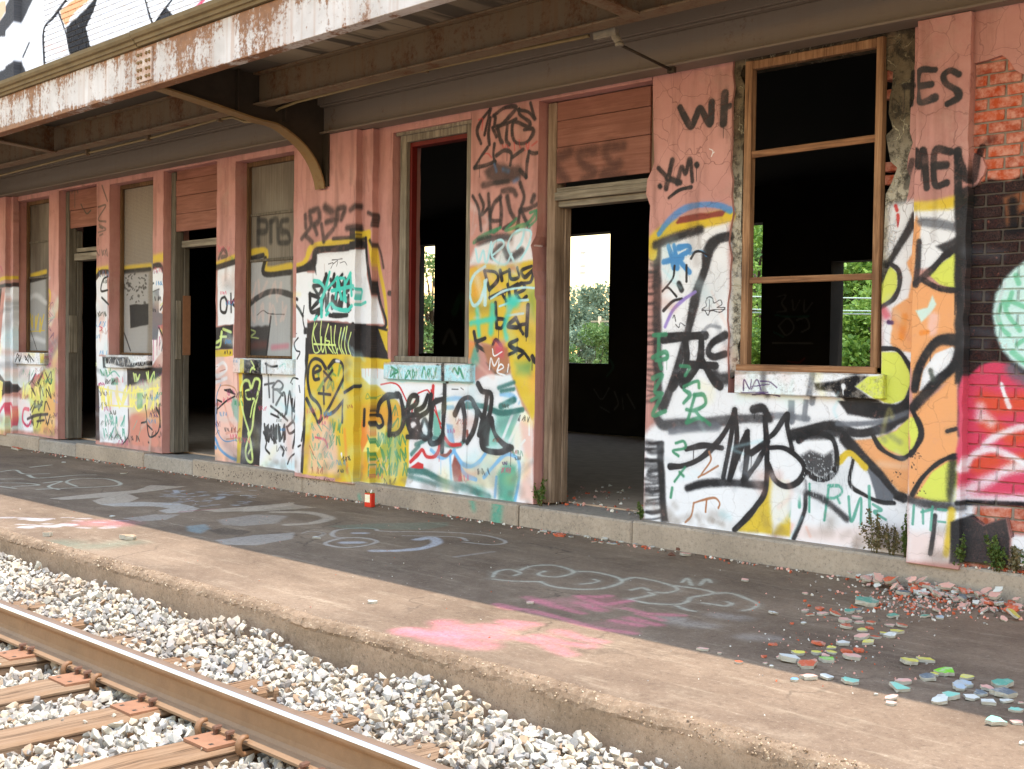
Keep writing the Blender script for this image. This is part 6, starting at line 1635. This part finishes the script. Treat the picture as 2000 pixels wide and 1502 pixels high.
# broken bricks on the ledge at the right end
for i in range(16):
    o, W_ = chunk(1700, 1400, RNG.uniform(40, 100), RNG.choice('oop'), 'N', z0=ZL, tilt=.2)
    px_f = 1870 + i * 11 + RNG.uniform(-4, 4)
    b_ = atY((px_f, 1100), 7.04 + RNG.uniform(0, .1)); o.location = (b_[0], b_[1], ZL + .006); frs.append([o, 'o', W_, 'D'])
def place_words(kind, o):
    return {'A': 'loose on the platform', 'B': 'in the rubble heap against the ledge', 'C': 'lying alone on the concrete', 'D': 'on the ledge below the bare bricks'}[kind]
def sz(W_): return 'tiny' if W_ < .05 else 'small' if W_ < .085 else 'medium' if W_ < .13 else 'large'
seen_l = {}
sx_ = lambda o: float(np.dot(CR, np.array(o.location)) / np.dot(CF, np.array(o.location)))
for fr in frs:
    o, c_, W_, kd = fr
    mat = 'brick' if c_ in 'okn' else 'plaster'
    near = sorted((f for f in frs if f is not fr), key=lambda f: (f[0].location - o.location).length)[:3]
    rel = 'left' if sx_(near[0][0]) > sx_(o) else 'right'
    if kd in 'BD':
        lb = '%s %s-faced %s chunk %s' % (sz(W_), CNAME[c_], mat, place_words(kd, o)); key = lb
    else:
        lb = '%s %s-topped %s piece %s of a %s %s one' % (sz(W_), CNAME[c_], mat, rel, sz(near[0][2]), CNAME[near[0][1]])
        if lb in seen_l: lb += ', a %s one next' % CNAME[near[1][1]]
        if lb in seen_l: lb += ', then %s' % CNAME[near[2][1]]
        if lb in seen_l: lb += ', nearer the %s' % ('track' if o.location.y < seen_l[lb].location.y else 'wall')
        seen_l[lb] = o
    tag(o, lb, mat + ' fragment', {'A': 'painted fragments scattered on the platform', 'B': 'rubble heap against the ledge', 'C': 'loose debris along the platform', 'D': 'broken bricks on the ledge'}[kd])
# crumbs
cp, cs = [], []
for i in range(2200):
    q_ = RNG.random()
    if q_ < .42: b_ = atZ((1500 + RNG.gauss(1300, 360) / 3.736, 1100 + RNG.gauss(250, 70) / 3.736)); s0 = RNG.uniform(.004, .016)
    elif q_ < .62: b_ = np.array([RNG.uniform(-16, -3), 6.96 - abs(RNG.gauss(0, .05)), 0]); s0 = RNG.uniform(.005, .017)
    elif q_ < .72: b_ = atZ((1500 + RNG.gauss(550, 300) / 3.736, 1100 + RNG.gauss(560, 160) / 3.736)); s0 = RNG.uniform(.002, .008)
    elif q_ < .80: b_ = np.array([RNG.uniform(-3.6, -2.7), RNG.uniform(7.0, 7.16), ZL]); s0 = RNG.uniform(.004, .015)
    elif q_ < .90: b_ = np.array([RNG.uniform(-7.6, -5.5), 7.2 + abs(RNG.gauss(0, 1.1)), ZL]); s0 = RNG.uniform(.005, .022)
    else: b_ = np.array([RNG.uniform(-11, -2.3), RNG.uniform(3.9, 6.9), 0]); s0 = RNG.uniform(.002, .006)
    if 3.86 < b_[1] < 12 and not (b_[1] > 6.99 and b_[2] == 0): cp.append((b_[0], b_[1], b_[2] + s0 * .4)); cs.append(s0)
na = 5200
ex_ = rb.uniform(-12.5, -1.6, na); tt = rb.rand(na)
ey_ = 3.842 - .066 * tt + rb.randn(na) * .010; ez_ = -.05 * tt ** 1.8 - .002
keep = rb.rand(na) < .35 + .65 * np.clip(np.sin(ex_ * 2.3) + np.sin(ex_ * 5.1 + 1) * .7, 0, 1)
tag(scatter('edge_aggregate', np.column_stack([ex_, ey_, ez_])[keep], rb.uniform(.003, .0085, na)[keep], M['grit'], rb), kind='stuff')
tag(scatter('rubble_crumbs', np.array(cp), np.array(cs), M['crumb'], rb), kind='stuff')
# red tin by the ledge
tb = atZ((715, 991)); tw, tdp, thh = .085, .055, .125
t_ = empty('tin', (tb[0], tb[1] + .04, 0), .12)
tag(t_, 'red tin with cream label and torn open top at the ledge', 'tin')
link('body', MB().box(-tw / 2, tw / 2, -tdp / 2, tdp / 2, .001, thh).mesh('body', M['tin'], .006), t_)
link('label', MB().box(-tw / 2 + .010, tw / 2 - .014, -tdp / 2 - .0015, -tdp / 2 + .001, .045, thh - .012).mesh('label', M['tin_label']), t_)
link('rim', MB().box(-tw / 2 + .003, tw / 2 - .003, -tdp / 2 + .003, tdp / 2 - .003, thh, thh + .004).mesh('rim', M['tin_metal']), t_)
link('flap', MB().extr([(-.036, thh), (-.042, thh + .028), (-.018, thh + .006), (-.016, thh)], 'Y', -.02, -.016).mesh('flap', M['tin_dark']), t_)
s_o = MB().extr([(.014, thh + .002), (.030, thh + .032), (.039, thh + .034), (.028, thh + .002)], 'Y', -.012, -.004).mesh('flap', M['tin_white']); link('flap', s_o, t_)
# rusty lump and a loose board
rl = atZ((1312, 1092)); q_ = MB(); hv, hf = hulls[3]
q_.add([tuple(v * .034 + np.array([0, 0, .03])) for v in hv], [tuple(f) for f in hf]); hv, hf = hulls[7]; q_.add([tuple(v * .018 + np.array([.035, .02, .07])) for v in hv], [tuple(f) for f in hf])
tag(q_.build('rusted_lump', M['fk'], None, 0, (rl[0], rl[1], 0)), 'dark rusted lump of iron on the paving in front of the ledge', 'scrap')
for bx_, by_, bl_, br_ in ((-6.35, 8.6, .5, .7), (-5.9, 9.3, .7, -.3), (-6.9, 9.9, .6, 1.2), (-5.6, 8.2, .3, .2), (-11.9, 8.6, .5, 1.0)):
    o = MB().box(-bl_, bl_, -.05, .05, 0, .03, jit=.004).build('loose_board', M['wood_green'], None, .003, (bx_, by_, ZL + .012)); o.rotation_euler.z = br_
    tag(o, {.5: 'dark scrap board on the littered floor inside a doorway', .7: 'long dark board far back on the doorway floor', .6: 'dark board left of the others inside the near doorway', .3: 'short dark board near the sill of the near doorway'}[bl_], 'board', 'scrap boards on the inside floor')
lb_ = MB().box(-.35, .35, -.07, .07, 0, .025, jit=.004).build('loose_board', M['wood_grey_x'], None, .003, (OX['D2'][0] + .42, 8.0, ZL + .012)); lb_.rotation_euler.z = -.5
tag(lb_, 'pale loose board lying on the floor inside the middle doorway', 'board')

# ------------------------------------------------------------------ weeds and trees
def leaves(n, centre_fn, size, r, updown=.6):
    P = np.array([centre_fn() for _ in range(n)])
    s_ = size * r.uniform(.6, 1.3, n)
    R_ = rot_batch(n, r, updown)
    q4 = np.array([(-.5, 0, 0), (0, -.34, .05), (.5, 0, -.06), (0, .34, .05)])
    V_ = np.einsum('nij,vj->nvi', R_, q4) * s_[:, None, None] + P[:, None]
    return V_.reshape(-1, 3), np.arange(4 * n).reshape(n, 4)
def weed(px, py, h, label, n=70, spread=.06, z0=ZL, dry=False, Y=None):
    b_ = atZ((px, py), z0) if Y is None else np.array([*atY((px, py), Y)[:2], z0])
    r = np.random.RandomState(int(px * 7 + py)); t_ = empty('weed', (b_[0], b_[1], z0)); tag(t_, label, 'weed', 'weeds along the foot of the wall')
    stems = [(r.randn() * spread * .5, abs(r.randn()) * -spread * .3, h * r.uniform(.5, 1)) for _ in range(5)]
    h *= .85; stems = [(a_, b2_, c_ * .85) for a_, b2_, c_ in stems]
    m_ = MB()
    for sx, sy, sh in stems: m_.tube([(sx * .3, sy * .3, -.01), (sx * .8, sy * .8, sh * .5), (sx * 1.3, sy * 1.4, sh)], [.003, .0025, .001], 5)
    link('stem', m_.mesh('stem', M['stem']), t_)
    def c():
        sx, sy, sh = stems[r.randint(5)]; t = r.uniform(.1, 1) ** .8; w_ = spread * (.25 + .35 * (1 - t))
        return (sx * (.4 + .9 * t) + r.randn() * w_ * .5, sy * (.4 + t) + r.randn() * w_ * .4, sh * t * .9 + r.randn() * .008)
    v, f = leaves(int(n * 1.7), c, .023, r); link('leaf', np_mesh('leaf', v, f, M['weed_dry'] if dry else M['weed']), t_)
weed(1056, 978, .30, 'green weed growing beside the brown post of the near doorway', 170, .06, Y=7.12)
weed(1092, 976, .14, 'low weed just inside the near doorway, right of its brown post', 90, .05, Y=7.36)
weed(1252, 1000, .16, 'small weed at the right side of the near doorway', 90, .035, Y=7.12)
weed(1712, 1066, .42, 'tall thin weed left of the white stone on the ledge below the mural', 230, .07, dry=True, Y=7.06)
weed(1742, 1072, .30, 'brownish weed directly behind the white stone on the ledge', 170, .06, dry=True, Y=7.06)
weed(1768, 1076, .44, 'dark narrow weed climbing the left edge of the end pilaster', 190, .025, Y=7.05)
weed(1868, 1096, .26, 'weed at the right foot of the end pilaster', 150, .05, Y=7.0)
weed(1948, 1102, .30, 'bushy weed in front of the black brick base', 210, .07, Y=7.02)
weed(1982, 1108, .22, 'pale weed before the white patch at the right edge', 170, .06, dry=True, Y=7.02)
weed(2015, 1108, .22, 'weed cut off by the right photo edge', 80, .06, Y=7.02)
def tree(px, Y, top_y, rad, n, mat, label, leaf=.14, lo=.0, cat='tree', name='tree', spread=1.0, seed=1):
    b_ = atY((px, 720), Y); H_ = atY((px, top_y), Y)[2] + .46
    r = np.random.RandomState(seed); t_ = empty(name, (b_[0], Y, -.46)); tag(t_, label, cat, 'greenery seen through the openings')
    m_ = MB()
    tr = max(.06, H_ * .028)
    if name == 'tree': m_.tube([(0, 0, -.1), (r.randn() * .1, 0, H_ * .3), (r.randn() * .2, r.randn() * .2, H_ * .62), (r.randn() * .3, 0, H_ * .85)], [tr, tr * .8, tr * .5, tr * .2], 8)
    cl = []
    for i in range(26 if name == 'tree' else 12):
        a_, e_ = r.uniform(0, 6.28), r.uniform(-.6, 1)
        q_ = np.array([math.cos(a_) * rad * r.uniform(.25, .85) * spread, math.sin(a_) * rad * r.uniform(.2, .8), H_ * (.5 + lo) + e_ * H_ * (.42 - lo * .4)])
        q_[2] = min(q_[2], H_ * .95); cl.append((q_, rad * r.uniform(.22, .42)))
        if name == 'tree': m_.tube([(0, 0, H_ * r.uniform(.25, .6)), tuple(q_ * np.array([.5, .5, .85])), tuple(q_)], [tr * .4, tr * .22, tr * .06], 5)
        else: m_.tube([(0, 0, -.05), tuple(q_)], [tr * .4, tr * .1], 5)
    link('trunk' if name == 'tree' else 'stem', m_.mesh('trunk', M['bark']), t_)
    def c():
        q_, rr = cl[r.randint(len(cl))]; d = r.randn(3); d /= np.linalg.norm(d); return q_ + d * rr * (r.rand() ** .45) * np.array([1, 1, .75])
    v, f = leaves(n, c, leaf, r, .8); link('crown', np_mesh('crown', v, f, mat), t_)
tree(1655, 25, 380, 3.4, 26000, M['leaf_near'], 'sunlit tree filling the right half of the big empty window', .15, .0, seed=1)
tree(1725, 22, 560, 1.9, 11000, M['leaf_near'], 'bright low tree at the lower right of the big empty window', .13, .0, seed=2)
tree(1470, 27, 390, 3.0, 9000, M['leaf_near'], 'tree in the narrow strip at the left of the big empty window', .15, .0, seed=3)
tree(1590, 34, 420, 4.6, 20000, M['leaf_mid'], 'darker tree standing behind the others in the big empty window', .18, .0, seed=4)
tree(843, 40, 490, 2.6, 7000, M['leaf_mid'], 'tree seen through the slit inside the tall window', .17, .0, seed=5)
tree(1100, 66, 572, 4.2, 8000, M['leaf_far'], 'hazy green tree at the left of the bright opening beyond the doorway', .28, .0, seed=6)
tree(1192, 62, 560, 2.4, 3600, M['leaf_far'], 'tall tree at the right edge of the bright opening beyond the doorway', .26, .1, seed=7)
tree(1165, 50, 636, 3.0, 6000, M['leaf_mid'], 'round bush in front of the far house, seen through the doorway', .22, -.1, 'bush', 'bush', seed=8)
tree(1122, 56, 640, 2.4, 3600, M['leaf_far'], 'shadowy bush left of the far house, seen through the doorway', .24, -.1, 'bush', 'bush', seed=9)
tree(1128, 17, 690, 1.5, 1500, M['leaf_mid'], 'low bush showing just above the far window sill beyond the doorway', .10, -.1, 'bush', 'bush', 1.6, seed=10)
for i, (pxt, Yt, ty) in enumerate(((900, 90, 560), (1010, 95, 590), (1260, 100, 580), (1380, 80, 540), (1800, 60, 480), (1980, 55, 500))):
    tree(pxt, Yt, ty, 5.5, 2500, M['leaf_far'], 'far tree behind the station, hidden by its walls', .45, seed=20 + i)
hh = atY((1168, 690), 92)
ho = empty('house', (hh[0], 92, -.46)); tag(ho, 'far pale house with a grey gable roof beyond the bushes', 'house')
hz = atY((1168, 650), 92)[2] + .46; hr = atY((1168, 634), 92)[2] + .46
link('wall', MB().box(-2.4, 2.4, 0, 5, 0, hz).mesh('wall', M['house']), ho); link('roof', MB().extr([(-2.7, hz), (2.7, hz), (0, hr + .3)], 'Y', -.2, 5.2).mesh('roof', M['shingle']), ho)
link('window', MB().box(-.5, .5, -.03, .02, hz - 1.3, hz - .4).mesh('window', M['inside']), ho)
up_ = atY((1170, 700), 58); pt = atY((1170, 618), 58)[2]
po = empty('utility_pole', (up_[0], 58, -.46)); tag(po, 'pale wooden utility pole beyond the doorway, right of the far house', 'pole')
link('shaft', MB().tube([(0, 0, -.2), (0, 0, pt + .46)], [.13, .10], 8).mesh('shaft', M['pole']), po)
link('crossarm', MB().box(-.7, .7, -.05, .05, pt + .1, pt + .2).mesh('crossarm', M['pole']), po)
ma = atY((1136, 700), 150); mt = atY((1136, 486), 150)[2]
mo_ = empty('radio_mast', (ma[0], 150, -.46)); tag(mo_, 'faint thin radio mast against the white sky beyond the doorway', 'mast')
link('shaft', MB().tube([(0, 0, 0), (0, 0, mt + .46)], [.10, .05], 6).mesh('shaft', M['house']), mo_)
for zc in (.98, .86, .80): link('antenna', MB().box(-.55, .55, -.1, .1, (mt) * zc, (mt) * zc + .35).mesh('antenna', M['house']), mo_)
for i, (pyw, lab) in enumerate(((581, 'upper wire crossing the trees in the big empty window'), (606, 'middle wire of three crossing the trees in the big window'), (612, 'lowest wire crossing the trees in the big empty window'))):
    q0, q1 = atY((1440, pyw - 2), 19), atY((1720, pyw + 2), 19); d_ = q1 - q0
    tag(MB().tube([tuple(q0 - d_ * .2), tuple(q0), tuple(q1), tuple(q1 + d_ * 2)], .012, 5).build('power_line', M['wire']), lab, 'wire', 'wires behind the station')
